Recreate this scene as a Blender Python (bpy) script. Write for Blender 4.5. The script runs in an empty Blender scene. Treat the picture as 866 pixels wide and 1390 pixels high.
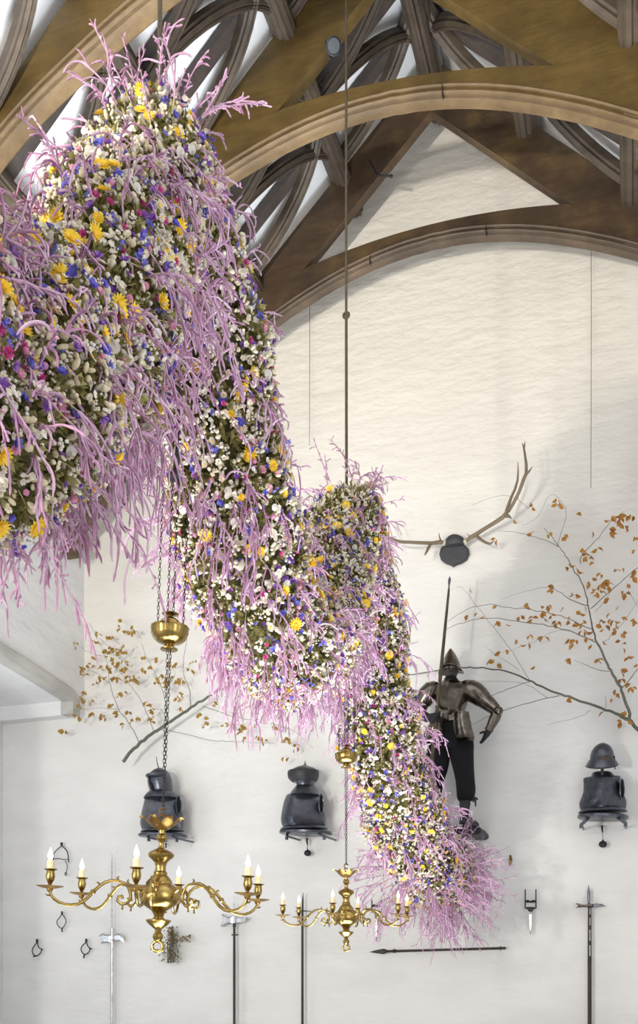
import bpy, math, random
import numpy as np
from mathutils import Vector, Matrix
random.seed(7); rng = np.random.default_rng(7)
PI = math.pi
SC = bpy.context.scene
COL = SC.collection
# ------------------------------------------------------------------ camera model
F = 1272.0; TH = math.atan(.336); CX, CZ = 1.584, 2.2
cs, sn = math.cos(TH), math.sin(TH)
CAM = Vector((CX, 0, CZ))
def ray(px, py):
    u = (px-433)/F; v = (1280-py)/F
    return Vector((u*cs-sn, cs+u*sn, v))
def W(px, py, Y=7.9):
    "point of the wall plane at depth Y that the photograph shows at px, py"
    d = ray(px, py); return CAM + d*(Y/d.y)
def WX(px, py, X=0.0):
    d = ray(px, py); return CAM + d*((X-CX)/d.x)
def project(P):
    x, y, z = P[0]-CX, P[1], P[2]-CZ
    zc = -sn*x+cs*y; xc = cs*x+sn*y
    if zc < .1: return None
    return 433+F*xc/zc, 1280-F*z/zc, zc
cd = bpy.data.cameras.new('camera'); cam = bpy.data.objects.new('camera', cd); COL.objects.link(cam)
cam.location = CAM; cam.rotation_euler = (PI/2, 0, TH)
cd.sensor_fit = 'VERTICAL'; cd.sensor_height = 36; cd.lens = 36*F/1390
cd.shift_y = (1280-695)/1390; cd.clip_start = .05; cd.clip_end = 100
SC.camera = cam
vs = SC.view_settings
vs.view_transform = 'Standard'; vs.look = 'None'; vs.gamma = 1; vs.use_curve_mapping = False; vs.exposure = -0.85

# ------------------------------------------------------------------ materials
def newmat(name):
    m = bpy.data.materials.new(name); m.use_nodes = True
    nt = m.node_tree; b = nt.nodes['Principled BSDF']; return m, nt, b
def node(nt, t, **kw):
    n = nt.nodes.new(t)
    for k, v in kw.items():
        if k.startswith('i_'):
            n.inputs[int(k[2:]) if k[2:].isdigit() else k[2:].replace('_', ' ')].default_value = v
        else: setattr(n, k, v)
    return n
def ramp(nt, fac, stops):
    r = node(nt, 'ShaderNodeValToRGB'); el = r.color_ramp.elements
    while len(el) < len(stops): el.new(.5)
    for e, (p, c) in zip(el, stops): e.position = p; e.color = (*c, 1)
    nt.links.new(fac, r.inputs[0]); return r
def wood(name, c1, c2, c3, rough=.55, sc=(1, 1, 1)):
    m, nt, b = newmat(name); L = nt.links
    tc = node(nt, 'ShaderNodeTexCoord'); mp = node(nt, 'ShaderNodeMapping'); mp.inputs['Scale'].default_value = sc
    L.new(tc.outputs['Object'], mp.inputs[0])
    n1 = node(nt, 'ShaderNodeTexNoise', i_Scale=2.2, i_Detail=8, i_Roughness=.62)
    L.new(mp.outputs[0], n1.inputs[0])
    n2 = node(nt, 'ShaderNodeTexNoise', i_Scale=14, i_Detail=6, i_Roughness=.7); mp2 = node(nt, 'ShaderNodeMapping')
    mp2.inputs['Scale'].default_value = (sc[0]*.25, sc[1], sc[2]*1.6); L.new(tc.outputs['Object'], mp2.inputs[0]); L.new(mp2.outputs[0], n2.inputs[0])
    r = ramp(nt, n1.outputs[0], [(.3, c1), (.5, c2), (.7, c3)])
    mx = node(nt, 'ShaderNodeMixRGB', blend_type='MULTIPLY'); mx.inputs[0].default_value = .7
    r2 = ramp(nt, n2.outputs[0], [(.3, (.55, .52, .5)), (.6, (1, 1, 1))])
    L.new(r.outputs[0], mx.inputs[1]); L.new(r2.outputs[0], mx.inputs[2]); L.new(mx.outputs[0], b.inputs['Base Color'])
    b.inputs['Roughness'].default_value = rough
    bp = node(nt, 'ShaderNodeBump', i_Strength=.35, i_Distance=.01); L.new(n2.outputs[0], bp.inputs['Height']); L.new(bp.outputs[0], b.inputs['Normal'])
    return m
def plaster(name, c1, c2, bump=.5, c3=None):
    m, nt, b = newmat(name); L = nt.links
    tc = node(nt, 'ShaderNodeTexCoord'); mp = node(nt, 'ShaderNodeMapping'); mp.inputs['Scale'].default_value = (1, 1, 2.4)
    L.new(tc.outputs['Object'], mp.inputs[0])
    n1 = node(nt, 'ShaderNodeTexNoise', i_Scale=1.3, i_Detail=6, i_Roughness=.55); L.new(mp.outputs[0], n1.inputs[0])
    n2 = node(nt, 'ShaderNodeTexNoise', i_Scale=4.5, i_Detail=5, i_Roughness=.5); L.new(mp.outputs[0], n2.inputs[0])
    r = ramp(nt, n1.outputs[0], [(.38, c1), (.62, c2)]); out = r.outputs[0]
    if c3:  # warm light on the upper wall is put into the colour, by height
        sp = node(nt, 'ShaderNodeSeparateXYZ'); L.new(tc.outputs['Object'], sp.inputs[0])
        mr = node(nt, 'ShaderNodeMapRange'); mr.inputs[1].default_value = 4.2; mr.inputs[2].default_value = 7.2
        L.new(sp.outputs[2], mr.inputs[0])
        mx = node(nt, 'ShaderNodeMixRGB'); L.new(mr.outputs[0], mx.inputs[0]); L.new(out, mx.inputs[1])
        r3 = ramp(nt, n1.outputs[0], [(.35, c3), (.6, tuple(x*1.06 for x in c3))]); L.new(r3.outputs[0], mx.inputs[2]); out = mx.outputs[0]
    L.new(out, b.inputs['Base Color']); b.inputs['Roughness'].default_value = .9
    bp = node(nt, 'ShaderNodeBump', i_Strength=bump, i_Distance=.05); L.new(n2.outputs[0], bp.inputs['Height']); L.new(bp.outputs[0], b.inputs['Normal'])
    return m
def metal(name, c, rough=.35, met=1.0, c2=None, bump=.0):
    m, nt, b = newmat(name); L = nt.links
    tc = node(nt, 'ShaderNodeTexCoord'); n1 = node(nt, 'ShaderNodeTexNoise', i_Scale=22, i_Detail=5, i_Roughness=.6); L.new(tc.outputs['Object'], n1.inputs[0])
    r = ramp(nt, n1.outputs[0], [(.35, c2 or tuple(x*.7 for x in c)), (.62, c)])
    L.new(r.outputs[0], b.inputs['Base Color']); b.inputs['Metallic'].default_value = met
    rr = node(nt, 'ShaderNodeMapRange'); rr.inputs[3].default_value = rough*.75; rr.inputs[4].default_value = min(1, rough*1.3); L.new(n1.outputs[0], rr.inputs[0]); L.new(rr.outputs[0], b.inputs['Roughness'])
    if bump:
        bp = node(nt, 'ShaderNodeBump', i_Strength=bump, i_Distance=.004); L.new(n1.outputs[0], bp.inputs['Height']); L.new(bp.outputs[0], b.inputs['Normal'])
    return m
def island(name, cols, rough=.75, trans=0.15, noise=0):
    "organic material that varies from one petal or leaf to the next"
    m, nt, b = newmat(name); L = nt.links
    g = node(nt, 'ShaderNodeNewGeometry')
    cols = list(cols)*2 if len(cols) == 1 else cols
    n = len(cols); r = ramp(nt, g.outputs['Random Per Island'], [(i/max(1, n-1), c) for i, c in enumerate(cols)])
    L.new(r.outputs[0], b.inputs['Base Color']); b.inputs['Roughness'].default_value = rough
    if trans:
        t = node(nt, 'ShaderNodeBsdfTranslucent'); L.new(r.outputs[0], t.inputs[0])
        mx = node(nt, 'ShaderNodeMixShader'); mx.inputs[0].default_value = trans
        L.new(b.outputs[0], mx.inputs[1]); L.new(t.outputs[0], mx.inputs[2]); L.new(mx.outputs[0], nt.nodes['Material Output'].inputs[0])
    return m
def emit(name, c, s):
    m, nt, b = newmat(name); b.inputs['Base Color'].default_value = (*c, 1)
    b.inputs['Emission Color'].default_value = (*c, 1); b.inputs['Emission Strength'].default_value = s; return m
M = {}
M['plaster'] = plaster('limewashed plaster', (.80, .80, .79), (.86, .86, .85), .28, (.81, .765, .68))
M['plaster_side'] = plaster('white side wall plaster', (.80, .81, .83), (.88, .89, .9), .35)
M['roof_plaster'] = plaster('roof plaster', (.90, .91, .93), (.93, .93, .92), .2)
M['stone'] = plaster('grey stone', (.42, .42, .40), (.62, .61, .58), .5)
M['floor'] = plaster('floor stone', (.34, .31, .27), (.45, .42, .38), .5)
M['oak'] = wood('aged oak', (.085, .052, .014), (.145, .092, .024), (.22, .14, .038))
M['oak_shaded'] = wood('shaded oak', (.045, .028, .018), (.09, .055, .030), (.20, .125, .045))  # the far truss's shade is put into this oak colour
M['mould'] = wood('carved oak moulding', (.105, .064, .026), (.165, .104, .045), (.25, .162, .072))
M['mould_shaded'] = wood('shaded carved moulding', (.06, .04, .028), (.10, .07, .045), (.18, .12, .075))  # far truss moulding, its shade put into the colour too
M['brace'] = wood('grey weathered oak', (.045, .032, .022), (.082, .06, .042), (.14, .105, .07))
M['rafter'] = wood('dusty flat rafter', (.055, .042, .038), (.085, .066, .058), (.12, .095, .08))
M['brass'] = metal('polished brass', (.44, .32, .11), .25, 1, (.27, .18, .05))
M['brass_dull'] = metal('dull brass', (.32, .20, .06), .38, 1, (.18, .11, .035))
M['steel'] = metal('browned steel plate', (.22, .195, .17), .24, 1, (.115, .095, .08), .07)
M['steel_dark'] = metal('blackened iron', (.13, .14, .17), .30, .9, (.09, .095, .12), .05)
M['steel_bright'] = metal('bright steel', (.62, .63, .65), .3, 1, (.38, .38, .4), .2)
M['iron'] = metal('wrought iron', (.045, .045, .05), .5, .7)
M['ironrod'] = metal('brown iron rod', (.10, .08, .05), .5, .6)
M['cloth'] = island('black wool cloth', [(.004, .0045, .007)], .95, 0)
M['stocking'] = island('grey stocking', [(.055, .055, .06)], .9, 0)
M['leather'] = metal('black leather', (.03, .03, .035), .5, 0)
M['skin_dark'] = metal('dark painted face', (.07, .055, .045), .55, 0)
M['haft'] = wood('dark wood haft', (.02, .015, .012), (.045, .03, .022), (.08, .055, .04))
M['shield'] = metal('dark slate shield', (.055, .057, .065), .6, 0)
M['antler'] = island('antler horn', [(.20, .155, .10)], .6, 0)
M['bone'] = island('pale skull bone', [(.6, .55, .45)], .7, 0)
M['bark'] = wood('grey green bark', (.08, .09, .065), (.14, .145, .11), (.20, .2, .16))
M['twig'] = island('grey twig', [(.12, .115, .10)], .9, 0)
M['beech'] = island('autumn beech leaf', [(.36, .15, .02), (.55, .27, .04), (.45, .2, .03), (.30, .12, .03)], .6, .3)
M['beech2'] = island('ochre beech leaf', [(.33, .19, .03), (.48, .30, .06), (.36, .2, .035)], .6, .3)
M['wax'] = newmat('candle wax')[0]; _b = M['wax'].node_tree.nodes['Principled BSDF']
_b.inputs['Base Color'].default_value = (.86, .70, .42, 1); _b.inputs['Emission Color'].default_value = (1, .72, .35, 1); _b.inputs['Emission Strength'].default_value = .22  # faint emission puts the flame's glow into the wax
M['flame'] = emit('flame', (1, .78, .45), 14)
M['light_block'] = island('light blocking core', [(.09, .085, .03)], .95, 0)
M['leaf'] = island('dried olive foliage', [(.20, .19, .05), (.34, .31, .10), (.14, .13, .035), (.46, .42, .18), (.28, .22, .07)], .85, .2)
M['pod'] = island('cream seed pod', [(.78, .68, .48), (.86, .80, .64), (.68, .58, .38), (.88, .84, .74)], .8, .15)
M['white'] = island('white petals', [(.82, .76, .65), (.86, .82, .74), (.80, .70, .54), (.88, .85, .80)], .7, .2)
M['honesty'] = island('papery honesty disc', [(.82, .76, .66), (.88, .86, .82), (.76, .66, .5)], .45, .35)
M['blue'] = island('blue petals', [(.10, .09, .52), (.17, .20, .66), (.10, .06, .42), (.24, .20, .62)], .8, .15)
M['purple'] = island('purple petals', [(.20, .05, .42), (.32, .12, .50), (.40, .24, .58), (.14, .04, .30)], .8, .15)
M['yellow'] = island('yellow petals', [(.93, .62, .03), (.95, .74, .06), (.92, .54, .02), (.95, .80, .14)], .7, .15)
M['gold'] = island('golden centre', [(.85, .48, .03)], .8, 0)
M['pink'] = island('pink petals', [(.72, .30, .42), (.82, .50, .56), (.62, .18, .36), (.85, .62, .62)], .75, .2)
M['magenta'] = island('magenta petals', [(.55, .05, .25), (.70, .12, .40), (.45, .04, .12)], .8, .1)
M['amaranth'] = island('mauve amaranth', [(.54, .28, .44), (.66, .42, .58), (.42, .19, .33), (.73, .53, .67), (.56, .34, .52)], .9, .1)
M['stem'] = island('straw stalk', [(.62, .54, .24)], .8, 0)
M['posy'] = island('dried brown posy', [(.16, .12, .04), (.28, .22, .09), (.10, .07, .03)], .9, 0)
M['rope'] = island('black cable', [(.03, .03, .03)], .8, 0)
M['glass'] = newmat('lamp lens')[0]; M['glass'].node_tree.nodes['Principled BSDF'].inputs['Base Color'].default_value = (.05, .06, .07, 1)

# ------------------------------------------------------------------ mesh helpers
class MB:
    def __init__(s): s.v = []; s.f = []; s.mi = []; s.cur = 0
    def add(s, vs, fs):
        o = len(s.v); s.v.extend([tuple(p) for p in vs]); s.f.extend([tuple(i+o for i in f) for f in fs]); s.mi.extend([s.cur]*len(fs))
    def box(s, a, b):
        (x0, y0, z0), (x1, y1, z1) = a, b
        s.add([(x0,y0,z0),(x1,y0,z0),(x1,y1,z0),(x0,y1,z0),(x0,y0,z1),(x1,y0,z1),(x1,y1,z1),(x0,y1,z1)],
              [(0,3,2,1),(4,5,6,7),(0,1,5,4),(1,2,6,5),(2,3,7,6),(3,0,4,7)])
    def rings(s, R, cap=True, close=False):
        n = len(R[0]); o = len(s.v)
        vs = [p for r in R for p in r]; fs = []
        m = len(R)
        for i in range(m if close else m-1):
            for j in range(n):
                a = i*n+j; b = i*n+(j+1) % n; c = ((i+1) % m)*n+(j+1) % n; d = ((i+1) % m)*n+j
                fs.append((a, b, c, d))
        if cap and not close: fs.append(tuple(range(n))[::-1]); fs.append(tuple((m-1)*n+j for j in range(n)))
        s.add(vs, fs)
    def tube(s, pts, rad, n=8, close=False, cap=True):
        pts = [Vector(p) for p in pts]; m = len(pts)
        if not hasattr(rad, '__len__'): rad = [rad]*m
        R = []; prev = None
        for i, p in enumerate(pts):
            t = (pts[(i+1) % m]-pts[i-1]) if close else (pts[min(i+1, m-1)]-pts[max(i-1, 0)])
            if t.length < 1e-9: t = Vector((0, 0, 1))
            t.normalize()
            if prev is None:
                a = Vector((0, 0, 1)) if abs(t.z) < .9 else Vector((1, 0, 0)); u = t.cross(a).normalized()
            else: u = (prev-t*prev.dot(t)).normalized()
            prev = u; w = t.cross(u)
            R.append([p+(u*math.cos(2*PI*j/n)+w*math.sin(2*PI*j/n))*rad[i] for j in range(n)])
        s.rings(R, cap, close)
    def lathe(s, prof, c=(0, 0, 0), n=24, flute=0, fn=0, axis=None, sy=1.0):
        c = Vector(c); R = []
        for k, (r, z) in enumerate(prof):
            ring = []
            for j in range(n):
                a = 2*PI*j/n; rr = max(r, .0002)*(1+(flute*math.cos(fn*a) if fn else 0))
                ring.append(Vector((rr*math.cos(a), sy*rr*math.sin(a), z)))
            R.append(ring)
        if axis is not None:
            q = Vector((0, 0, 1)).rotation_difference(Vector(axis).normalized()); R = [[q @ p for p in r] for r in R]
        s.rings([[p+c for p in r] for r in R])
    def ell(s, c, rx, ry, rz, n=12, m=8):
        c = Vector(c)
        s.rings([[c+Vector((rx*math.sin(PI*i/m)*math.cos(2*PI*j/n), ry*math.sin(PI*i/m)*math.sin(2*PI*j/n), -rz*math.cos(PI*i/m))) if 0 < i < m else c+Vector((1e-4*math.cos(2*PI*j/n), 1e-4*math.sin(2*PI*j/n), -rz*math.cos(PI*i/m))) for j in range(n)] for i in range(m+1)])
    def sweep(s, path, prof, N, cap=True):
        "prof: list of (across, along N)"
        path = [Vector(p) for p in path]; R = []
        for i, p in enumerate(path):
            t = (path[min(i+1, len(path)-1)]-path[max(i-1, 0)]).normalized()
            Ni = Vector(N(i) if callable(N) else N); b = t.cross(Ni).normalized()
            R.append([p+b*a+Ni*h for a, h in prof])
        s.rings(R, cap)
    def slab(s, poly, y0, y1):
        "polygon of (x,z) given depth along y"
        n = len(poly)
        s.add([(x, y0, z) for x, z in poly]+[(x, y1, z) for x, z in poly],
              [tuple(range(n)), tuple(range(2*n-1, n-1, -1))]+[(j, j+n, (j+1) % n+n, (j+1) % n) for j in range(n)])
    def strip(s, xs, top, bot, y0, y1):
        "solid between two height curves over xs"
        R = [[Vector((x, y0, bot(x))), Vector((x, y1, bot(x))), Vector((x, y1, top(x))), Vector((x, y0, top(x)))] for x in xs]
        s.rings(R)
def tag(o, label=None, cat=None, group=None, kind=None):
    if label: o['label'] = label
    if cat: o['category'] = cat
    if group: o['group'] = group
    if kind: o['kind'] = kind
    return o
def wloc(p):
    v = Vector((0, 0, 0))
    while p: v = v+p.location; p = p.parent
    return v
def build(name, mb, mat, parent=None, smooth=True, local=False, bevel=0):
    me = bpy.data.meshes.new(name)
    off = Vector((0, 0, 0)) if (parent is None or local) else wloc(parent)
    me.from_pydata([(v[0]-off.x, v[1]-off.y, v[2]-off.z) for v in mb.v], [], mb.f)
    mats = mat if isinstance(mat, (list, tuple)) else [mat]
    for m in mats: me.materials.append(M[m])
    if len(mats) > 1: me.polygons.foreach_set('material_index', mb.mi)
    if smooth:
        me.polygons.foreach_set('use_smooth', [True]*len(me.polygons))
        try: me.set_sharp_from_angle(angle=math.radians(38))
        except Exception: pass
    me.validate(); me.update()
    o = bpy.data.objects.new(name, me); COL.objects.link(o); o.parent = parent
    if bevel:
        b = o.modifiers.new('bevel', 'BEVEL'); b.width = bevel; b.segments = 2
    return o
def thing(name, label, cat, loc, group=None):
    o = bpy.data.objects.new(name, None); COL.objects.link(o); o.location = loc; o.empty_display_size = .1
    return tag(o, label, cat, group)
def struct(name, mb, mat, smooth=False):
    o = build(name, mb, mat, None, smooth); o['kind'] = 'structure'; return o
def one(name, mb, mat, label, cat, group=None, smooth=True):
    return tag(build(name, mb, mat, None, smooth), label, cat, group)
def copy_tree(o, parent=None):
    c = o.copy(); COL.objects.link(c); c.parent = parent
    for ch in [x for x in KIDS.get(o.name, [])]: copy_tree(ch, c)
    return c
KIDS = {}
def index_kids():
    KIDS.clear()
    for o in bpy.data.objects:
        if o.parent: KIDS.setdefault(o.parent.name, []).append(o)

# ------------------------------------------------------------------ room shell
ZA = 9.50; SL = .945; HW = 3.54; YB = -5.0; YE = 8.0
def roofz(x, za=ZA): return za-SL*abs(x)
XR = -4.49                       # back of the deep recess in the left wall
gab = [(-HW-1.3, 0), (HW+.3, 0), (HW+.3, roofz(HW+.3, 10)), (0, 10.0), (-HW-1.3, roofz(HW+1.3, 10))]
mb = MB(); mb.slab(gab, YE, YE+.3); struct('wall_end', mb, 'plaster')
mb = MB(); mb.slab(gab, YB-.3, YB); struct('wall_behind', mb, 'plaster_side')
def yz_slab(mb, poly, x0, x1):
    n = len(poly); mb.add([(x0, y, z) for y, z in poly]+[(x1, y, z) for y, z in poly], [tuple(range(n)), tuple(range(2*n-1, n-1, -1))]+[(j, j+n, (j+1) % n+n, (j+1) % n) for j in range(n)])
ARCH = [(3.2, 4.55), (3.6, 4.78), (4.3, 4.88), (5.2, 4.86), (6.0, 4.77), (6.71, 4.665), (7.3, 4.605), (7.72, 4.555), (7.80, 4.54), (7.86, 4.42), (YE, 4.42)]
mb = MB(); yz_slab(mb, ARCH+[(YE, 6.6), (3.2, 6.6)], XR, -HW)
mb.box((XR, YB, 0), (-HW, 3.2, 6.6)); mb.box((XR-.3, YB, 0), (XR, YE, 6.6)); struct('wall_left', mb, 'plaster_side')
mb = MB(); mb.box((HW, YB, 0), (HW+.3, YE, 6.45)); struct('wall_right', mb, 'plaster_side')
mb = MB(); mb.box((XR-.3, YB-.3, -.2), (HW+.3, YE+.3, 0)); struct('floor', mb, 'floor')
mb = MB(); zr = ZA+.14
mb.slab([(-HW-1.35, roofz(HW+1.35, zr)), (0, zr), (HW+.35, roofz(HW+.35, zr)), (HW+.35, roofz(HW+.35, zr)+.15), (0, zr+.15), (-HW-1.35, roofz(HW+1.35, zr)+.15)], YB-.3, YE+.3)
struct('ceiling', mb, 'roof_plaster')
mb = MB(); R = []
for (y, z) in ARCH[1:10]:
    y = min(y, 7.80) if z > 4.5 else y
    R.append([Vector((-HW-.10, y, z-.02)), Vector((-HW+.014, y, z-.02)), Vector((-HW+.024, y, z-.005)), Vector((-HW+.024, y, z+.085)), Vector((-HW+.012, y, z+.10)), Vector((-HW-.10, y, z+.10))])
R = R[:-1]+[[v+Vector((0, .05, -.02)) for v in R[-2]]]
mb.rings(R); mb.box((-HW-.12, 7.78, 4.405), (-HW+.018, 7.90, 4.57))
tag(build('stone_arch_band', mb, 'stone', None, True), 'grey stone band edging the arch over the recess in the left wall', 'stone band')

# ------------------------------------------------------------------ roof timbers
SOFF = [(0, 7.97), (.4, 7.935), (.77, 7.85), (1.0, 7.77), (1.3, 7.65), (1.6, 7.50), (2.0, 7.28), (2.3, 7.04), (2.8, 6.58), (3.3, 6.08), (3.38, 5.98)]
def soff(x):
    x = abs(x)
    for (a, za), (b, zb) in zip(SOFF, SOFF[1:]):
        if x <= b: t = (x-a)/(b-a); return za+(zb-za)*t
    return SOFF[-1][1]
def soffs(x):  # smoothed
    return sum(soff(abs(x)+d) if abs(x)+d >= 0 else soff(d-abs(x)) for d in (-.15, -.075, 0, .075, .15))/5
INN = 8.95
def lin(a, b, n): return [a+(b-a)*i/n for i in range(n+1)]
def make_truss(Y0, TK, mats, label, INN=8.93, tilt=0.0, mh=.8):
    "the old timbers have settled a little: tilt lowers the right shoulder of the arch"
    sf = lambda x: soffs(x)+tilt*x-(.01 if tilt else 0)
    root = thing('roof_truss', label, 'roof truss', (0, Y0, 6.0))
    for sg in (-1, 1):
        mb = MB(); xs = [sg*x for x in lin(0, 3.45, 46)]
        mb.strip(xs, lambda x: roofz(x), lambda x: min(roofz(x)-.06, max(roofz(x, INN), sf(x)+.05)), Y0+.004, Y0+TK)
        build('principal_rafter', mb, mats[0], root, False)
    mb = MB(); xs = lin(-1.52, 1.52, 50)
    mb.strip(xs, lambda x: max(sf(x)+.06, min(8.12-.09*x*x+tilt*1.2*x, roofz(x, INN)+.004)), lambda x: sf(x)+.05, Y0, Y0+TK-.004)
    build('arched_collar', mb, mats[0], root, False)
    prof = [(0, .115), (-.012, .112), (-.018, .10), (-.012, .088), (.0, .084), (.004, .072), (-.008, .064), (-.010, .052), (-.002, .044), (.014, .040), (.020, .030), (.012, .022), (.014, .012), (.03, .004), (.05, 0), (TK-.01, 0), (TK+.008, .02), (TK+.008, .05), (.02, .052)]
    prof = [(a, h*mh) for a, h in prof]
    mb = MB(); R = []
    for x in lin(-3.36, 3.36, 130):
        d = .01; n = Vector((-(sf(x+d)-sf(x-d)), 0, 2*d)).normalized()
        R.append([Vector((x, Y0+a, sf(x)))+n*h for a, h in prof])
    mb.rings(R); build('soffit_moulding', mb, mats[1], root, True)
    for sg in (-1, 1):
        mb = MB(); x0, x1 = sorted((sg*3.36, sg*3.54))
        mb.box((x0, Y0-.02, 5.85), (x1, Y0+TK+.02, 6.2)); build('wall_post', mb, mats[0], root, False, bevel=.02)
    for px in ([.36] if Y0 < 7 else [.45, -.52]):
        mb = MB(); mb.box((px, Y0-.020, sf(px)+.0), (px+.005, Y0+.02, sf(px)+.085)); build('joint_line', mb, 'haft', root, False)
    return root
make_truss(4.89, .12, ('oak', 'mould'), 'broad arched oak roof truss crossing the top left corner')
make_truss(6.25, .10, ('oak', 'mould'), 'middle arched oak roof truss, with pale carved moulding, crossed by the long rod', 8.93, -.09)
make_truss(7.61, .09, ('oak_shaded', 'mould_shaded'), 'shaded arched oak roof truss standing close to the white end wall', 9.06, 0, .7)
# ridge and purlins run the length of the hall
PY0, PY1 = 2.2, 7.98
PROF = [(-.085, .09), (-.085, -.01), (-.06, -.03), (-.065, -.05), (-.04, -.07), (-.018, -.068), (-.01, -.085), (.01, -.085), (.018, -.068), (.04, -.07), (.065, -.05), (.06, -.03), (.085, -.01), (.085, .09)]
BPROF = [(-.042, .05), (-.042, 0), (-.030, -.012), (-.033, -.03), (-.016, -.048), (-.006, -.04), (0, -.052), (.006, -.04), (.016, -.048), (.033, -.03), (.030, -.012), (.042, 0), (.042, .05)]
PROF = [(a*.9, b) for a, b in PROF]
def RN(sg): return Vector((sg*SL, 0, 1)).normalized()     # outward roof normal
def RP(sg, x, y, h=0): return Vector((sg*x, y, roofz(x, ZA)))+RN(sg)*h
mb = MB(); mb.sweep([(0, PY0, 9.36), (0, PY1, 9.36)], [(a*1.25, b*1.4) for a, b in PROF], (0, 0, 1)); one('ridge_beam', mb, 'brace', 'dark ridge beam along the very top of the roof', 'beam', None, False)
PX = [0.8, 1.6, 2.4, 3.15]
words = {0: 'topmost', 1: 'second from the ridge', 2: 'third from the ridge', 3: 'lowest, above the wall'}
for sg, side in ((-1, 'left'), (1, 'right')):
    for i, x in enumerate(PX):
        if sg == 1 and i > 1: continue
        mb = MB(); N = RN(sg); mb.sweep([RP(sg, x, PY0, -.055), RP(sg, x, PY1, -.055)], PROF if sg*1 else PROF, N)
        one('purlin', mb, 'brace', 'moulded oak purlin of the %s slope, %s' % (side, words[i]), 'purlin', None, False)
bays = [(5.01, 6.22, 'nearer bay'), (6.35, 7.50, 'far bay')]
def quarter(sg, xa, xb, ya, yb, n=14):
    # starts at (xa low, ya) running up the slope, flattening towards (xb high, yb)
    P = []
    for k in range(n+1):
        t = k/n*PI/2; P.append(RP(sg, xa+(xb-xa)*math.sin(t), ya+(yb-ya)*(1-math.cos(t)), -.03))
    return P
for sg, side in ((-1, 'left'), (1, 'right')):
    for (y0, y1, bw) in bays:
        ym = (y0+y1)/2; tiers = [(0.8, .04), (1.6, .8), (2.4, 1.6), (3.15, 2.4)]
        for ti, (xl, xh) in enumerate(tiers):
            if ti > (3 if sg < 0 else 2): continue
            for a, b in ((ym, y1), (ym, y0), (y1, ym), (y0, ym)):
                mb = MB(); mb.sweep(quarter(sg, xl, xh, a, b), BPROF, RN(sg))
                one('wind_brace', mb, 'brace', 'curved wind brace in the %s roof slope, %s, %s tier' % (side, bw, ['top', 'second', 'third', 'lowest'][ti]), 'wind brace',
                    'curved wind braces, %s slope, %s, tier %d' % (side, bw, ti+1))
        for k in range(3):
            yy = y0+(y1-y0)*(.2, .5, .8)[k]
            mb = MB(); N = RN(sg)
            mb.sweep([RP(sg, .02, yy, .06), RP(sg, 3.6, yy, .06)], [(-.05, .03), (-.05, -.035), (.05, -.035), (.05, .03)], N)
            one('common_rafter', mb, 'rafter', 'flat rafter behind the wind braces, %s roof slope, %s' % (side, bw), 'rafter', 'flat common rafters, %s slope, %s' % (side, bw), False)
# nearer bay, only its left edge shows in the corner
for a, b in ((4.3, 4.88), (4.88, 4.3)):
    for ti, (xl, xh) in enumerate([(1.6, .8), (2.4, 1.6)]):
        mb = MB(); mb.sweep(quarter(-1, xl, xh, a, b), BPROF, RN(-1))
        one('wind_brace', mb, 'brace', 'wind brace end in the top left corner before the nearest truss', 'wind brace', 'wind braces in front of the nearest truss')

# ------------------------------------------------------------------ rods, cables, spotlight
for (Y, zt, zb, kz, lab) in ((2.95, 9.3, 4.95, None, 'thin brown rod dropping from above into the nearer peak of the garland'), (5.21, 9.3, 4.8, W(471, 428, 5.21*1.0).z, 'long thin iron rod with a small joint, hanging over the farther peak of the garland')):
    r = thing('hanging_rod', lab, 'rod', (0, Y, zb))
    kz2 = kz if kz else 8.4
    if kz: kz2 = project((0, Y, 5)) and (CZ+(1280-428)/F*project((0, Y, 5))[2])
    mb = MB(); mb.tube([(0, Y, zt), (0, Y, kz2)], .0075, 8); build('rod', mb, 'ironrod', r)
    mb = MB(); mb.tube([(0, Y, kz2), (.002, Y, zb)], .009 if not kz else .0085, 8); build('rod', mb, 'ironrod', r)
    mb = MB(); mb.tube([(.017*math.cos(a), Y, kz2+.017*math.sin(a)) for a in lin(0, 2*PI, 16)[:-1]], .007, 8, True); build('joint_ring', mb, 'ironrod', r)
for (px, y0, y1, Y, lab) in ((420, 250, 605, 7.93, 'thin cable hanging down the end wall left of the long rod'), (802, 200, 662, 7.93, 'thin cable hanging down the right part of the end wall')):
    p, q = W(px, y0, Y), W(px, y1, Y); mb = MB(); mb.tube([p, (p+q)/2+Vector((.003, 0, 0)), q], .0022, 6); one('cable', mb, 'ironrod', lab, 'cable')
sp = W(452, 62, 6.14)
r = thing('spotlight', 'small black spotlight clamped to the edge of the middle truss', 'spotlight', sp)
mb = MB(); mb.lathe([(0.001, -.06), (.035, -.06), (.046, -.045), (.05, .05), (.053, .06), (.046, .062), (.044, .05), (0.001, .05)], sp, 16, axis=(.25, -.55, -.6)); build('housing', mb, 'iron', r)
mb = MB(); mb.lathe([(0.001, .053), (.042, .053), (.042, .056), (.001, .058)], sp, 16, axis=(.25, -.55, -.6)); build('lens', mb, 'glass', r)
mb = MB(); mb.box((sp.x-.05, sp.y-.02, sp.z-.015), (sp.x-.04, sp.y+.09, sp.z+.03)); mb.box((sp.x-.05, sp.y+.03, sp.z+.0), (sp.x+.03, sp.y+.085, sp.z+.03)); build('clamp', mb, 'iron', r, False)
a, b, c2 = W(502, 218, 7.5), W(512, 238, 7.5), W(531, 239, 7.5)
mb = MB(); mb.tube([a, b], .008, 6); mb.tube([b, c2], .009, 6); mb.ell(c2, .015, .015, .015, 8, 6); one('iron_bracket', mb, 'iron', 'small dark iron bracket sticking out from the far truss beside the rod', 'bracket')

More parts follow.
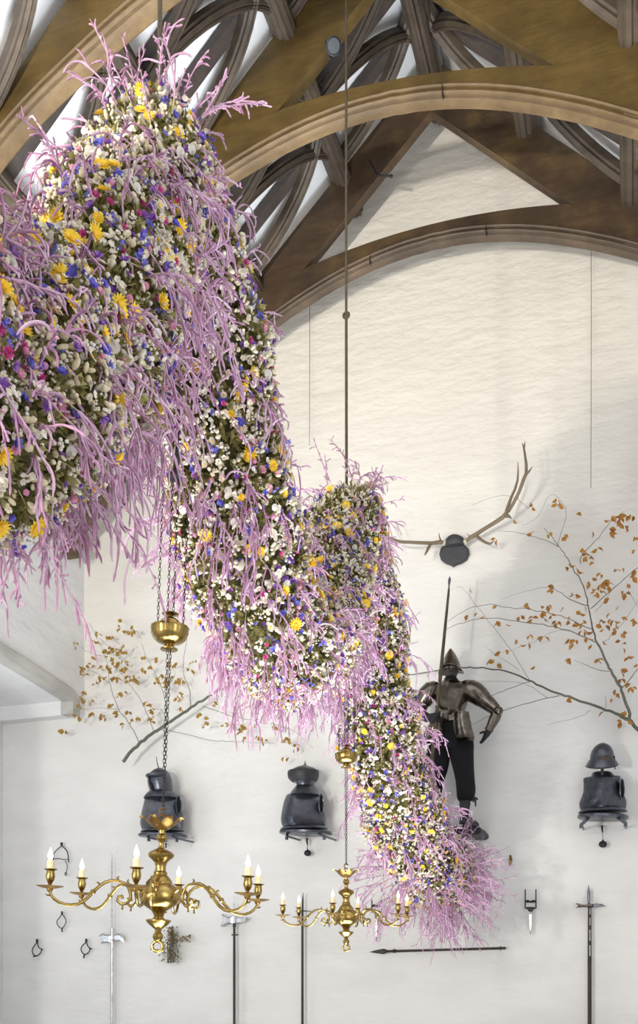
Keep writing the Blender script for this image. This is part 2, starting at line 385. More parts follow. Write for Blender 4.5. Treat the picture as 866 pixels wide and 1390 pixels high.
# ------------------------------------------------------------------ garland
PATH = [(1.05, 4.55), (1.3, 4.05), (1.6, 3.62), (1.85, 3.50), (2.07, 3.62), (2.27, 3.83), (2.50, 4.14), (2.71, 4.52), (2.87, 4.85), (3.0, 4.88), (3.14, 4.74), (3.27, 4.53), (3.44, 4.25), (3.62, 3.95), (3.86, 3.72), (4.15, 3.62), (4.45, 3.70), (4.75, 3.95), (4.97, 4.28), (5.12, 4.58), (5.26, 4.66), (5.42, 4.50), (5.60, 4.18), (5.80, 3.84), (6.0, 3.55), (6.28, 3.25), (6.62, 2.98), (7.0, 2.80), (7.38, 2.68)]
RAD = [.23, .25, .27, .28, .28, .27, .245, .215, .19, .185, .21, .225, .235, .24, .245, .25, .25, .235, .21, .185, .18, .195, .215, .225, .23, .24, .25, .26, .25]
XOFF = [0]*25+[.02, .06, .12, .18]
P3 = np.array([(XOFF[i], PATH[i][0], PATH[i][1]) for i in range(len(PATH))])
def catmull(P, per=12):
    out = []; n = len(P)
    for i in range(n-1):
        p0 = P[max(i-1, 0)]; p1 = P[i]; p2 = P[i+1]; p3 = P[min(i+2, n-1)]
        for k in range(per):
            t = k/per; out.append(.5*((2*p1)+(-p0+p2)*t+(2*p0-5*p1+4*p2-p3)*t*t+(-p0+3*p1-3*p2+p3)*t**3))
    out.append(P[-1]); return np.array(out)
CP = catmull(P3); CR = catmull(np.array(RAD).reshape(-1, 1))[:, 0]
seg = np.linalg.norm(np.diff(CP, axis=0), axis=1); CL = np.concatenate([[0], np.cumsum(seg)]); LEN = CL[-1]
TG = np.gradient(CP, axis=0); TG /= np.linalg.norm(TG, axis=1)[:, None]
def at_s(s):
    return (np.array([np.interp(s, CL, CP[:, k]) for k in range(3)]).T, np.array([np.interp(s, CL, TG[:, k]) for k in range(3)]).T, np.interp(s, CL, CR))
def surf(n, lo=0, hi=None, rmul=(.92, 1.12)):
    s = rng.uniform(lo, hi or LEN, n*2)
    w = np.interp(s, CL, CR)/CR.max(); s = s[rng.uniform(0, 1, len(s)) < w][:n]
    c, t, r = at_s(s); t /= np.linalg.norm(t, axis=1)[:, None]
    phi = rng.uniform(0, 2*PI, len(s)); e1 = np.tile([1., 0, 0], (len(s), 1)); e2 = np.cross(t, e1); e2 /= np.linalg.norm(e2, axis=1)[:, None]
    N = e1*np.cos(phi)[:, None]+e2*np.sin(phi)[:, None]
    lump = 1+.07*np.sin(s*9+phi*2)+.05*np.sin(s*17-phi*3)
    return c+N*(r*lump*rng.uniform(rmul[0], rmul[1], len(s)))[:, None], N, t, s
garland = thing('flower_garland', 'long swagged garland of dried flowers in cream, blue, yellow and mauve hung through the hall', 'garland', (0, 2.95, 5.1))
GO = np.array(garland.location)
mb = MB(); R = []
for i in range(0, len(CP), 2):
    t = Vector(TG[i]); e1 = Vector((1, 0, 0)); e2 = t.cross(e1).normalized()
    R.append([Vector(CP[i])+(e1*math.cos(2*PI*j/20)+e2*math.sin(2*PI*j/20))*CR[i]*(.80+.05*math.sin(i*1.3+j*2.1)) for j in range(20)])
mb.rings(R); build('light_block_core', mb, 'light_block', garland)  # dark tube added inside the flowers to block light
# ---- flower templates (verts, faces, material index); +Z points out of the garland
def petals(n, r0, r1, w, lift, cup=0.0, mi=0, tip=.5, droop=0):
    V = []; Fc = []; 
    for k in range(n):
        a = 2*PI*k/n; ca, sa = math.cos(a), math.sin(a); o = len(V)
        rm = r0+(r1-r0)*.6
        for (r, ww, z) in ((r0, w*.35, 0), (rm, w, lift*.6), (r1, w*tip, lift-droop)):
            for s_ in (-1, 1):
                x = r; y = s_*ww/2; V.append((x*ca-y*sa, x*sa+y*ca, z+cup*ww*.3))
        V.append(((rm)*ca, (rm)*sa, lift*.6-cup*w*.3))
        Fc += [(o, o+2, o+6, o+6), (o+2, o+4, o+6, o+6), (o, o+6, o+1, o+1), (o+6, o+3, o+1, o+1), (o+6, o+4, o+5, o+5), (o+6, o+5, o+3, o+3)]
    Fc = [tuple(f[:3]) for f in Fc]
    return V, Fc, [mi]*len(Fc)
def dome(r, h, z0=0, n=8, mi=0, m=2):
    V = [(r*math.cos(2*PI*j/n)*math.cos(i*PI/2/m), r*math.sin(2*PI*j/n)*math.cos(i*PI/2/m), z0+h*math.sin(i*PI/2/m)) for i in range(m) for j in range(n)]+[(0, 0, z0+h)]
    Fc = []
    for i in range(m-1):
        for j in range(n): a = i*n+j; b = i*n+(j+1) % n; Fc += [(a, b, b+n), (a, b+n, a+n)]
    o = (m-1)*n
    for j in range(n): Fc.append((o+j, o+(j+1) % n, m*n))
    return V, Fc, [mi]*len(Fc)
def ellip(rx, ry, rz, c=(0, 0, 0), n=6, m=4, mi=0, bend=0):
    V = [(c[0], c[1], c[2]-rz)]
    for i in range(1, m):
        for j in range(n): V.append((c[0]+rx*math.sin(PI*i/m)*math.cos(2*PI*j/n), c[1]+ry*math.sin(PI*i/m)*math.sin(2*PI*j/n), c[2]-rz*math.cos(PI*i/m)))
    V.append((c[0], c[1], c[2]+rz)); Fc = []
    for j in range(n): Fc.append((0, 1+(j+1) % n, 1+j))
    for i in range(m-2):
        for j in range(n): a = 1+i*n+j; b = 1+i*n+(j+1) % n; Fc += [(a, b, b+n), (a, b+n, a+n)]
    o = 1+(m-2)*n; e = len(V)-1
    for j in range(n): Fc.append((o+j, o+(j+1) % n, e))
    return V, Fc, [mi]*len(Fc)
def join(*T):
    V = []; Fc = []; mi = []
    for v, f, m in T:
        o = len(V); V += list(v); Fc += [tuple(i+o for i in q) for q in f]; mi += m
    return np.array(V, dtype=float), np.array(Fc), np.array(mi)
def rotT(T, ax, ang, mv=(0, 0, 0)):
    Rm = np.array(Matrix.Rotation(ang, 3, ax)); return [tuple(Rm @ np.array(v)+np.array(mv)) for v in T[0]], T[1], T[2]
def leafclump(n, L, w, seed):
    r = random.Random(seed); Ts = []
    for k in range(n):
        l = L*r.uniform(.6, 1.2); ww = w*r.uniform(.6, 1.2)
        V = [(0, 0, 0), (ww/2, .1*ww, l*.5), (0, -.12*ww, l*.52), (-ww/2, .1*ww, l*.5), (0, .1*ww, l)]
        T = (V, [(0, 1, 2), (0, 2, 3), (2, 1, 4), (3, 2, 4)], [0]*4)
        T = rotT(T, 'X', r.uniform(.1, 1.35)); T = rotT(T, 'Z', r.uniform(0, 2*PI), (r.uniform(-.012, .012), r.uniform(-.012, .012), r.uniform(-.01, .01))); Ts.append(T)
    return join(*Ts)
def cluster(base, n, rad, seed):
    r = random.Random(seed); Ts = []
    for k in range(n):
        a = r.uniform(0, 2*PI); d = rad*math.sqrt(r.uniform(0, 1))
        T = rotT(base, 'X', r.uniform(-.6, .6)); T = rotT(T, 'Z', a, (d*math.cos(a), d*math.sin(a), r.uniform(-.006, .012))); Ts.append(T)
    return join(*Ts)
TEMPL = {
 'foliage_tuft': ([leafclump(9, .034, .014, i) for i in range(4)], ['leaf'], 20000, (.75, 1.25), (.80, 1.05)),
 'cream_pod': ([join(ellip(.0085, .0065, .016)), join(rotT(ellip(.008, .006, .014), 'X', .5, (.008, 0, 0)), rotT(ellip(.007, .006, .013), 'X', -.6, (-.008, .004, .002))), join(ellip(.010, .009, .011))], ['pod'], 12500, (.55, 1.2), (.93, 1.14)),
 'white_blossom': ([join(petals(5, .001, .0125, .011, .004, .3, 0, .8), dome(.0025, .002, .002, 5, 1)), cluster(petals(5, .001, .009, .009, .003, .3, 0, .8), 4, .018, 3), cluster(ellip(.0055, .005, .0055, n=5, m=3), 6, .018, 5)], ['white', 'gold'], 8500, (.6, 1.1), (.95, 1.15)),
 'daisy': ([join(petals(11, .004, .017, .0055, .003, .2, 0, .7), dome(.0055, .004, 0, 8, 1)), join(petals(9, .003, .014, .007, .009, .3, 0, .6), petals(8, .003, .010, .006, .010, .3, 0, .6), dome(.005, .003, .002, 8, 1))], ['white', 'gold'], 900, (.7, 1.1), (1.02, 1.15)),
 'honesty_disc': ([join(rotT(dome(.019, .003, 0, 10, 0, 2), 'X', .5), rotT(dome(.015, .002, 0, 10, 0, 2), 'X', -.6, (.018, .004, .004)))], ['honesty'], 1500, (.5, .95), (1.0, 1.15)),
 'blue_flower': ([join(petals(5, .001, .015, .013, .006, .5, 0, .6), petals(4, .001, .009, .009, .010, .4, 0, .6)), cluster(petals(4, .001, .0095, .009, .004, .4, 0, .6), 3, .015, 9)], ['blue'], 2300, (.6, 1.2), (1.0, 1.15)),
 'purple_flower': ([join(petals(6, .001, .014, .009, .008, .5, 0, .5), petals(5, .001, .009, .007, .012, .4, 0, .5))], ['purple'], 1700, (.7, 1.2), (1.0, 1.15)),
 'yellow_flower': ([join(petals(14, .004, .024, .0075, .004, .2, 0, .45), petals(10, .003, .017, .0065, .009, .2, 0, .45), dome(.008, .007, 0, 8, 1)), join(petals(12, .003, .019, .0075, .010, .2, 0, .5), petals(8, .002, .012, .006, .013, .2, 0, .5), dome(.005, .008, .002, 6, 1))], ['yellow', 'gold'], 850, (.85, 1.25), (1.04, 1.16)),
 'pink_flower': ([join(petals(9, .002, .014, .008, .010, .3, 0, .6), petals(7, .001, .010, .007, .013, .3, 0, .6), dome(.004, .011, 0, 6, 0)), join(ellip(.010, .010, .009))], ['pink'], 1900, (.7, 1.25), (1.0, 1.14)),
 'magenta_flower': ([join(petals(8, .001, .012, .007, .009, .3, 0, .5), petals(5, .001, .007, .006, .013, .3, 0, .5))], ['magenta'], 420, (.8, 1.2), (1.0, 1.14)),
}
def mesh_np(name, V, Fc, mi, mats, smooth=False):
    me = bpy.data.meshes.new(name); k = Fc.shape[1]; nf = len(Fc)
    me.vertices.add(len(V)); me.vertices.foreach_set('co', np.ascontiguousarray(V, dtype=np.float32).ravel())
    me.loops.add(nf*k); me.loops.foreach_set('vertex_index', np.ascontiguousarray(Fc, dtype=np.int32).ravel())
    me.polygons.add(nf); me.polygons.foreach_set('loop_start', np.arange(0, nf*k, k, dtype=np.int32))
    me.polygons.foreach_set('loop_total', np.full(nf, k, dtype=np.int32))
    for m in mats: me.materials.append(M[m])
    me.polygons.foreach_set('material_index', np.ascontiguousarray(mi, dtype=np.int32))
    if smooth: me.polygons.foreach_set('use_smooth', np.ones(nf, dtype=bool))
    me.update(calc_edges=True); return me
def rank(P, N):
    "order by how large they show in the photograph"
    out = []
    for i, (p, n) in enumerate(zip(P, N)):
        q = project(p)
        if q is None or not (5 < q[0] < 861 and 5 < q[1] < 1385): continue
        d = np.array(CAM)-p; d /= np.linalg.norm(d)
        if d @ n < .25: continue
        out.append((q[2]-.5*(d @ n), i))
    out.sort(); return [i for _, i in out]
for name, (temps, mats, count, (s0, s1), rm) in TEMPL.items():
    P, N, Tn, S = surf(count, rmul=rm)
    if name in ('pink_flower',):      # pinks gather in the underside of the swags and in the lower end
        keep = (P[:, 2] < 4.0) | (rng.uniform(0, 1, len(P)) < .35); P, N, Tn, S = P[keep], N[keep], Tn[keep], S[keep]
    if name == 'foliage_tuft':
        keep = (P[:, 2] > 3.2) | (rng.uniform(0, 1, len(P)) < .7); P, N, Tn, S = P[keep], N[keep], Tn[keep], S[keep]
    n = len(P)
    Nz = N+rng.normal(0, .35, (n, 3)); Nz /= np.linalg.norm(Nz, axis=1)[:, None]
    A = np.cross(Nz, rng.normal(0, 1, (n, 3))); A /= np.linalg.norm(A, axis=1)[:, None]; B = np.cross(Nz, A)
    sc = rng.uniform(s0, s1, n); tsel = rng.integers(0, len(temps), n)
    if name == 'foliage_tuft': P = P-Nz*.012
    top = rank(P, N)[:100]; topset = set(top)
    tm = [mesh_np(name, *t, mats) for t in temps]
    for i in top:
        o = bpy.data.objects.new(name, tm[tsel[i]]); COL.objects.link(o); o.parent = garland
        Mx = Matrix(((A[i][0], B[i][0], Nz[i][0]), (A[i][1], B[i][1], Nz[i][1]), (A[i][2], B[i][2], Nz[i][2])))
        o.rotation_mode = 'QUATERNION'; o.rotation_quaternion = Mx.to_quaternion(); o.scale = (sc[i],)*3; o.location = Vector(P[i]-GO)
    VV, FF, MM = [], [], []; off = 0
    rest = np.array([i for i in range(n) if i not in topset])
    for ti, (tv, tf, tmi) in enumerate(temps):
        idx = rest[tsel[rest] == ti]
        if not len(idx): continue
        R3 = np.stack([A[idx], B[idx], Nz[idx]], axis=2)*sc[idx][:, None, None]
        v = np.einsum('nij,kj->nki', R3, tv)+(P[idx]-GO)[:, None, :]
        f = tf[None]+(np.arange(len(idx))*len(tv))[:, None, None]+off
        VV.append(v.reshape(-1, 3)); FF.append(f.reshape(-1, 3)); MM.append(np.tile(tmi, len(idx))); off += len(idx)*len(tv)
    o = bpy.data.objects.new(name, mesh_np(name, np.concatenate(VV), np.concatenate(FF), np.concatenate(MM), mats)); COL.objects.link(o); o.parent = garland; o['kind'] = 'stuff'
# ---- amaranth sprays: stalk with drooping bumpy tassels
def tube_np(P, r, n=5):
    P = np.array(P); T = np.gradient(P, axis=0); T /= np.linalg.norm(T, axis=1)[:, None]+1e-9
    a = np.array([.31, .87, .38]); U = np.cross(T, a); U /= np.linalg.norm(U, axis=1)[:, None]+1e-9; Wv = np.cross(T, U)
    ang = 2*PI*np.arange(n)/n
    V = P[:, None]+(U[:, None]*np.cos(ang)[None, :, None]+Wv[:, None]*np.sin(ang)[None, :, None])*np.array(r)[:, None, None]
    m = len(P); i = np.arange(m-1)[:, None]; j = np.arange(n)[None]
    Fc = np.stack([i*n+j, i*n+(j+1) % n, (i+1)*n+(j+1) % n, (i+1)*n+j], axis=2).reshape(-1, 4)
    return V.reshape(-1, 3), Fc
def grow(p, d, L, g, n, wob=.12):
    P = [np.array(p)]; d = np.array(d, dtype=float); d /= np.linalg.norm(d); st = L/n; c = rng.normal(0, wob, 3)
    for k in range(n):
        c = c*.75+rng.normal(0, wob*.5, 3); d = d+np.array([0, 0, -g])*st*10+c; d /= np.linalg.norm(d); P.append(P[-1]+d*st)
    return P
def spray(p, d, L, g=.12, nb=9, bl=.07, tail=1.0, bare=.3):
    VV, FF, MM = [], [], []; off = 0
    def put(P, r, mi):
        nonlocal off
        v, f = tube_np(P, r); VV.append(v); FF.append(f+off); MM.append(np.full(len(f), mi)); off += len(v)
    m = 14; Pm = grow(p, d, L, g, m, .05)
    put(Pm[:7], [.0015]*7, 1)
    r = [.0024*(1.0 if k < m-5 else .5)*rng.uniform(.7, 1.4) for k in range(m-3)]; put(Pm[4:], r, 0)
    for b in range(nb):
        f = bare+(1-bare)*(b+rng.uniform(0, 1))/nb; k = min(int(f*m), m-1); q = Pm[k]; t = Pm[min(k+1, m)]-Pm[k]; t = t/(np.linalg.norm(t)+1e-9)
        dd = t*.8+rng.normal(0, .42, 3); n = 9; l = bl*rng.choice([.25, .35, .5, .8, 1.2, 1.5])*rng.uniform(.8, 1.2)
        Pb = grow(q, dd, l, (g*1.5+1.1)*tail, n, .10)
        rr = [.0030*rng.uniform(.6, 1.35) for j in range(n)]+[.0012]
        put(Pb, rr, 0)
    return np.concatenate(VV), np.concatenate(FF), np.concatenate(MM)
sprays = []
def add_spray(p, N, d, L, **kw): sprays.append((p, N, spray(p, d, L, **kw)))
def s_of(Y, lo, hi):
    return lo, hi
P, N, Tn, S = surf(1350, rmul=(.8, 1.0))
for p, n, t, s in zip(P, N, Tn, S):
    down = t if t[2] < 0 else -t
    top = p[2] > 4.75
    d = n*.9+down*rng.uniform(.1, .9)+rng.normal(0, .3, 3)
    if top and n[2] > .2: d = n+np.array([0, 0, .8])+rng.normal(0, .3, 3)
    far = p[1] > 5.6
    L = rng.uniform(.10, .24)*(1.1 if far else 1)
    add_spray(p, n, d, L, nb=int(rng.integers(6, 12)), bl=rng.uniform(.04, .09), g=rng.uniform(.15, .7))
# hanging fringe under the swags
for (ya, yb, cnt, Lr) in ((1.5, 2.9, 75, (.12, .36)), (3.5, 4.9, 85, (.12, .30))):
    c = 0
    while c < cnt:
        s = rng.uniform(0, LEN); cc, tt, rr = at_s(np.array([s])); 
        if not (ya < cc[0][1] < yb): continue
        c += 1; t = tt[0]; e1 = np.array([1., 0, 0]); e2 = np.cross(t, e1); e2 /= np.linalg.norm(e2)
        if e2[2] > 0: e2 = -e2
        ph = rng.uniform(-1.1, 1.1); n = e2*math.cos(ph)+e1*math.sin(ph)
        add_spray(cc[0]+n*rr[0]*.85, n, n+np.array([0, 0, -1.0])+rng.normal(0, .25, 3), rng.uniform(*Lr), nb=9, bl=.09, g=.3, tail=1.6)
for k in range(60):      # long strands sweeping across the near swag
    s = rng.uniform(0, LEN*.32); cc, tt, rr = at_s(np.array([s])); 
    if not (1.6 < cc[0][1] < 2.95): continue
    t = tt[0]; e1 = np.array([1., 0, 0]); e2 = np.cross(t, e1); e2 /= np.linalg.norm(e2); ph = rng.uniform(-1.2, 1.0); n = e1*math.cos(ph)+e2*math.sin(ph)
    add_spray(cc[0]+n*rr[0]*.98, n, n*.45+np.array([0, .55, -.35])+rng.normal(0, .2, 3), rng.uniform(.25, .42), nb=13, bl=.07, g=.35, bare=.15)
# spiky plume at both peaks and the long wild ones on the outline
for (Y, z, cnt) in ((2.94, 5.06, 17), (5.25, 4.82, 15)):
    for k in range(cnt):
        a = rng.uniform(0, 2*PI); d = np.array([math.cos(a)*.6, math.sin(a)*.4, rng.uniform(.5, 1.6)])
        add_spray(np.array([math.cos(a)*.10, Y+math.sin(a)*.08, z-.05]), d/np.linalg.norm(d), d, rng.uniform(.16, .38), nb=15, bl=.035, g=(.02 if k % 2 else .55), bare=.3, tail=.6)
for k in range(150):      # end tuft spreading right by the end wall
    a = rng.uniform(0, 2*PI); u = rng.uniform(0, 1)
    d = np.array([math.cos(a)*.75+.55, rng.uniform(-.35, .25), math.sin(a)*.75-.15])
    p = np.array([.20, 7.3, 2.68])+np.array([d[0]*.12-.05, rng.uniform(-.35, .1), d[2]*.16+.0])
    add_spray(p, d/np.linalg.norm(d), d, rng.uniform(.22, .48), nb=8, bl=.07, g=.04, bare=.25)
for k in range(60):
    a = rng.uniform(0, 2*PI); p = np.array([.02, 6.9, 2.75]); d = np.array([math.cos(a), -.3, math.sin(a)-.4]); add_spray(p+d*.15, d/np.linalg.norm(d), d, rng.uniform(.25, .42), nb=7, bl=.08, g=.1)
kept = []
for p, n, s in sprays:
    v = s[0]
    if v[:, 1].max() > 7.97: v[:, 1] = np.minimum(v[:, 1], 7.97-.02*rng.uniform(0, 1))
    kept.append((p, n, s))
order = rank([k[0] for k in kept], [k[1]+.5*(np.array(CAM)-k[0])/np.linalg.norm(np.array(CAM)-k[0]) for k in kept]); tops = set(order[:100])
for i in order[:100]:
    p, n, (v, f, mi) = kept[i]
    o = bpy.data.objects.new('amaranth_spray', mesh_np('amaranth_spray', v-p, f, mi, ['amaranth', 'stem'], True)); COL.objects.link(o); o.parent = garland; o.location = Vector(p-GO)
VV, FF, MM = [], [], []; off = 0
for i, (p, n, (v, f, mi)) in enumerate(kept):
    if i in tops: continue
    VV.append(v-GO); FF.append(f+off); MM.append(mi); off += len(v)
o = bpy.data.objects.new('amaranth_spray', mesh_np('amaranth_spray', np.concatenate(VV), np.concatenate(FF), np.concatenate(MM), ['amaranth', 'stem'], True)); COL.objects.link(o); o.parent = garland; o['kind'] = 'stuff'

# ------------------------------------------------------------------ chandeliers
U = .00259       # metres per pixel on the near chandelier
def zz(py): return (1215-py)*U
ch = thing('chandelier', 'large brass six-armed chandelier nearest the camera, bottom left', 'chandelier', (0, 0, 0))
prof = [(0.001, 1127), (4.5, 1127), (4.2, 1131), (7, 1134), (7.4, 1138), (4.4, 1142), (3.4, 1147), (5, 1151), (9, 1153), (15, 1156), (18, 1159.5), (17, 1163), (12, 1167), (8.5, 1171), (7.2, 1176), (7.6, 1182), (9.5, 1184), (9, 1187), (12, 1190), (16.5, 1196), (17, 1199), (22, 1203), (27, 1209), (28.5, 1215), (28, 1221), (24, 1227), (17, 1232), (10, 1236), (8, 1240), (6.5, 1244), (8, 1247), (17, 1248.5), (17.2, 1250), (14, 1254), (9, 1258), (5, 1261), (4, 1265), (6.5, 1268), (7.5, 1271.5), (6, 1275), (3.2, 1278), (.1, 1279)]
mb = MB(); mb.lathe([(r*U, zz(y)) for r, y in prof], (0, 0, 0), 40); build('baluster_body', mb, 'brass', ch, True, True)
mb = MB(); mb.tube([(8*U*math.cos(a), 0, zz(1284.5)+7*U*math.sin(a)) for a in lin(0, 2*PI, 20)[:-1]], 2.2*U, 10, True); mb.ell((0, 0, zz(1291)), 3*U, 3*U, 3*U); mb.ell((-8*U, 0, zz(1288)), 2.6*U, 2.6*U, 3*U, 8, 6); mb.ell((8*U, 0, zz(1288)), 2.6*U, 2.6*U, 3*U, 8, 6); build('finial_ring', mb, 'brass', ch, True, True)
mb = MB(); mb.lathe([(.001, zz(1126)), (6*U, zz(1126.5)), (10*U, zz(1122)), (8.5*U, zz(1122)), (5*U, zz(1124)), (.001, zz(1124.5))], (0, 0, 0), 20)
build('crown_cup', mb, 'brass_dull', ch, True, True)
for k in range(7):
    a = 2*PI*k/7+.2; mb = MB(); L_, R_ = [], []
    for t, r, y, w in ((0, 8, 1124, 4), (.25, 13, 1121, 7.5), (.5, 18, 1117, 8), (.7, 22, 1112, 6), (.88, 27, 1108.5, 3.5), (1, 31, 1109.5, .8)):
        L_.append((r, y, w))
    Rr = []
    for r, y, w in L_:
        c_ = Vector((r*U*math.cos(a), r*U*math.sin(a), zz(y))); s_ = Vector((-math.sin(a), math.cos(a), 0)); 
        Rr.append([c_-s_*w*U, c_+Vector((0, 0, -1.3*U)), c_+s_*w*U, c_+Vector((0, 0, -2.3*U))])
    mb.rings(Rr); build('crown_leaf', mb, 'brass_dull', ch, True, True)
mb = MB(); hp = [(0, 0, zz(1126)), (0, 0, zz(1116))]
for t in lin(-PI/2, PI*.9, 10): hp.append((5*U*math.cos(t), 0, zz(1111)+5*U*math.sin(t)))
for t in lin(PI*1.1, 0, 8)[1:]: pass
mb.tube(hp, 1.3*U, 8)
mb.tube([(5*U*math.cos(t)*-1, 0, zz(1101)+5*U*math.sin(t)) for t in lin(-PI/2, PI*.9, 10)], 1.3*U, 8); build('chain_hook', mb, 'brass_dull', ch, True, True)
armp = [(28, 1206), (36, 1222), (41, 1214), (44, 1206), (50, 1201), (58, 1199.5), (67, 1199.5), (75, 1202), (82, 1207), (89, 1214), (96, 1222), (103, 1229), (111, 1233.5), (119, 1235), (127, 1234.5), (135, 1232), (141, 1228), (145.5, 1223), (147, 1218)]
armp = [(40, 1217), (44, 1207), (50, 1201.5), (58, 1199.5), (67, 1199.5), (75, 1202), (82, 1207), (89, 1214), (96, 1222), (103, 1229), (111, 1233.5), (119, 1235), (127, 1234.5), (135, 1232), (141, 1228), (145.5, 1223), (147, 1218)]
scroll = [(40, 1217), (41, 1224), (46, 1229), (53, 1230), (58, 1226), (57, 1220), (52, 1219), (51, 1223)]
rootp = [(27, 1210), (33, 1206), (38, 1208), (41, 1214), (40, 1221)]
ANG = [-71, -11, 49, 109, 169, -131]
candle_spots = []
tc_ = Vector((.473, -.881, 0)); rc_ = Vector((.881, .473, 0))
for a in ANG:
    ar = math.radians(a); d = tc_*math.cos(ar)+rc_*math.sin(ar)
    def AP(r, y): return d*(r*U)+Vector((0, 0, zz(y)))
    mb = MB(); mb.tube([AP(*p) for p in armp], [2.0*U]*4+[2.3*U]*8+[2.0*U]*5, 10)
    mb.tube([AP(*p) for p in scroll], [2.2*U, 2.2*U, 2.2*U, 2.1*U, 2*U, 1.9*U, 2.2*U, 2.4*U], 8); mb.tube([AP(*p) for p in rootp], 2.3*U, 8)
    mb.ell(AP(91, 1216), 4*U, 4*U, 3.6*U, 8, 6); mb.tube([AP(58, 1199), AP(59, 1195), AP(57, 1193)], [1.6*U, 1.3*U, .6*U], 6); mb.tube([AP(50, 1230), AP(51, 1235)], [1.6*U, .8*U], 6); mb.ell(AP(51, 1236), 1.8*U, 1.8*U, 1.8*U, 6, 4)
    mb.tube([AP(146, 1224), AP(150, 1224), AP(152, 1222)], [1.3*U, 1.1*U, .7*U], 6); mb.tube([AP(82, 1206), AP(85, 1203), AP(87, 1204)], [1.6*U, 1.2*U, .7*U], 6)
    arm = build('arm', mb, 'brass', ch, True, True)
    c_ = d*147*U
    mb = MB(); mb.lathe([(.001, zz(1220)), (2.5*U, zz(1219.5)), (4.2*U, zz(1217)), (4*U, zz(1215.5)), (10*U, zz(1214.4)), (17*U, zz(1212.3)), (17.2*U, zz(1211.6)), (10*U, zz(1213)), (2*U, zz(1213.4)), (.001, zz(1213.4))], c_, 28)
    build('drip_pan', mb, 'brass_dull', arm, True, True)
    mb = MB(); mb.lathe([(2.2*U, zz(1213.4)), (2*U, zz(1210)), (3*U, zz(1208)), (5.2*U, zz(1204)), (6*U, zz(1199)), (5.2*U, zz(1195)), (4.8*U, zz(1192.5)), (8.5*U, zz(1190.6)), (8.7*U, zz(1189.8)), (5*U, zz(1190.6)), (4.6*U, zz(1193)), (.001, zz(1193))], c_, 20)
    build('candle_cup', mb, 'brass', arm, True, True)
    candle_spots.append(c_+Vector((0, 0, zz(1192.8))))
def chain(mb, p, q, link=.0175, w=.0042, r=.0012, ph=0):
    p, q = Vector(p), Vector(q); d = (q-p); L_ = d.length; n = max(2, int(L_/(link*.78))); t = d/L_
    a = Vector((1, 0, 0)) if abs(t.x) < .8 else Vector((0, 1, 0)); u = t.cross(a).normalized(); v = t.cross(u)
    for k in range(n):
        c_ = p+d*((k+.5)/n); ww = (u+v).normalized() if (k+ph) % 2 else (u-v).normalized()
        mb.tube([c_+t*(link/2*math.sin(b))+ww*(w*math.cos(b)) for b in lin(0, 2*PI, 8)[:-1]], r, 4, True)
zb0, zb1 = zz(880), zz(831)
for k, dx in enumerate((-.006, .006)):
    mb = MB(); chain(mb, (dx*.3, 0, zz(1098)), (dx, 0, zb0-.004), ph=k); build('lower_chain', mb, 'iron', ch, True, True)
mb = MB(); mb.lathe([(.001, zz(882)), (4*U, zz(881.5)), (11.5*U, zz(880.5)), (11.8*U, zz(879)), (7*U, zz(877)), (6*U, zz(873)), (9*U, zz(871.5)), (17*U, zz(869.5)), (22*U, zz(865)), (25*U, zz(858)), (25*U, zz(852.5)), (26*U, zz(851)), (25.5*U, zz(849)), (18*U, zz(846.5)), (13.5*U, zz(845.5)), (13*U, zz(842)), (9.5*U, zz(838.5)), (3.5*U, zz(836)), (3.2*U, zz(834)), (5*U, zz(833.5)), (11*U, zz(832)), (11.5*U, zz(831)), (5*U, zz(831.5)), (2.5*U, zz(829)), (.001, zz(829))], (0, 0, 0), 48, .018, 16)
build('counterweight_vase', mb, 'brass', ch, True, True)
for k, (dx, dy) in enumerate(((-.043, -.02), (.046, .02), (-.01, -.016), (.010, .016))):
    d_ = rc_*dx+tc_*dy; zt = 1.48
    mb = MB(); chain(mb, (d_.x, d_.y, zz(846) if abs(dx) > .02 else zz(834)), (d_.x, d_.y, zt), ph=k); build('upper_chain', mb, 'iron', ch, True, True)
mb = MB(); mb.lathe([(.001, 1.47), (.03, 1.475), (.032, 1.485), (.012, 1.50), (.008, 1.56), (.001, 1.565)], (0, 0, 0), 16); mb.tube([(0, 0, 1.55), (0, 0, 1.85)], .006, 6); build('pulley_plate', mb, 'iron', ch, True, True)
ch.location = (0, 2.95, 2.368)
index_kids()
ch2 = copy_tree(ch); ch2.location = (0, 5.21, 2.352); ch2['label'] = 'smaller looking brass six-armed chandelier farther away, in front of the garland end'
near_dir = math.atan2(-.881, .473); far_dir = math.atan2(-5.21, 1.584)
ch2.rotation_euler = (0, 0, far_dir-near_dir)
# the near one hangs very slightly out of level
tilt = Matrix.Rotation(math.radians(-2.2), 4, tc_)
ch.rotation_euler = tilt.to_euler()
bpy.context.view_layer.update()
def make_candle():
    r = thing('candle', 'x', 'candle', (0, 0, 0))
    mb = MB(); mb.lathe([(.001, 0), (4.3*U, 0), (4.4*U, 3*U), (4.1*U, 11*U), (4.3*U, 13*U), (3.6*U, 13.8*U), (.001, 13.4*U)], (0, 0, 0), 16); build('wax_stick', mb, 'wax', r, True, True)
    mb = MB(); mb.tube([(0, 0, 13*U), (0, 0, 16*U)], .5*U, 6); build('wick', mb, 'iron', r, True, True)
    mb = MB(); mb.lathe([(.001, 14*U), (2.2*U, 15.5*U), (3.3*U, 18.5*U), (3.1*U, 21.5*U), (1.8*U, 25*U), (.7*U, 28*U), (.001, 30*U)], (0, 0, 0), 12); build('flame', mb, 'flame', r, True, True)
    return r
c0 = make_candle(); index_kids()
names = ['leftmost', 'in front of the round body, third from the left', 'second from the right, highest', 'rightmost', 'behind the round body, fourth from the left', 'second from the left']
first = True
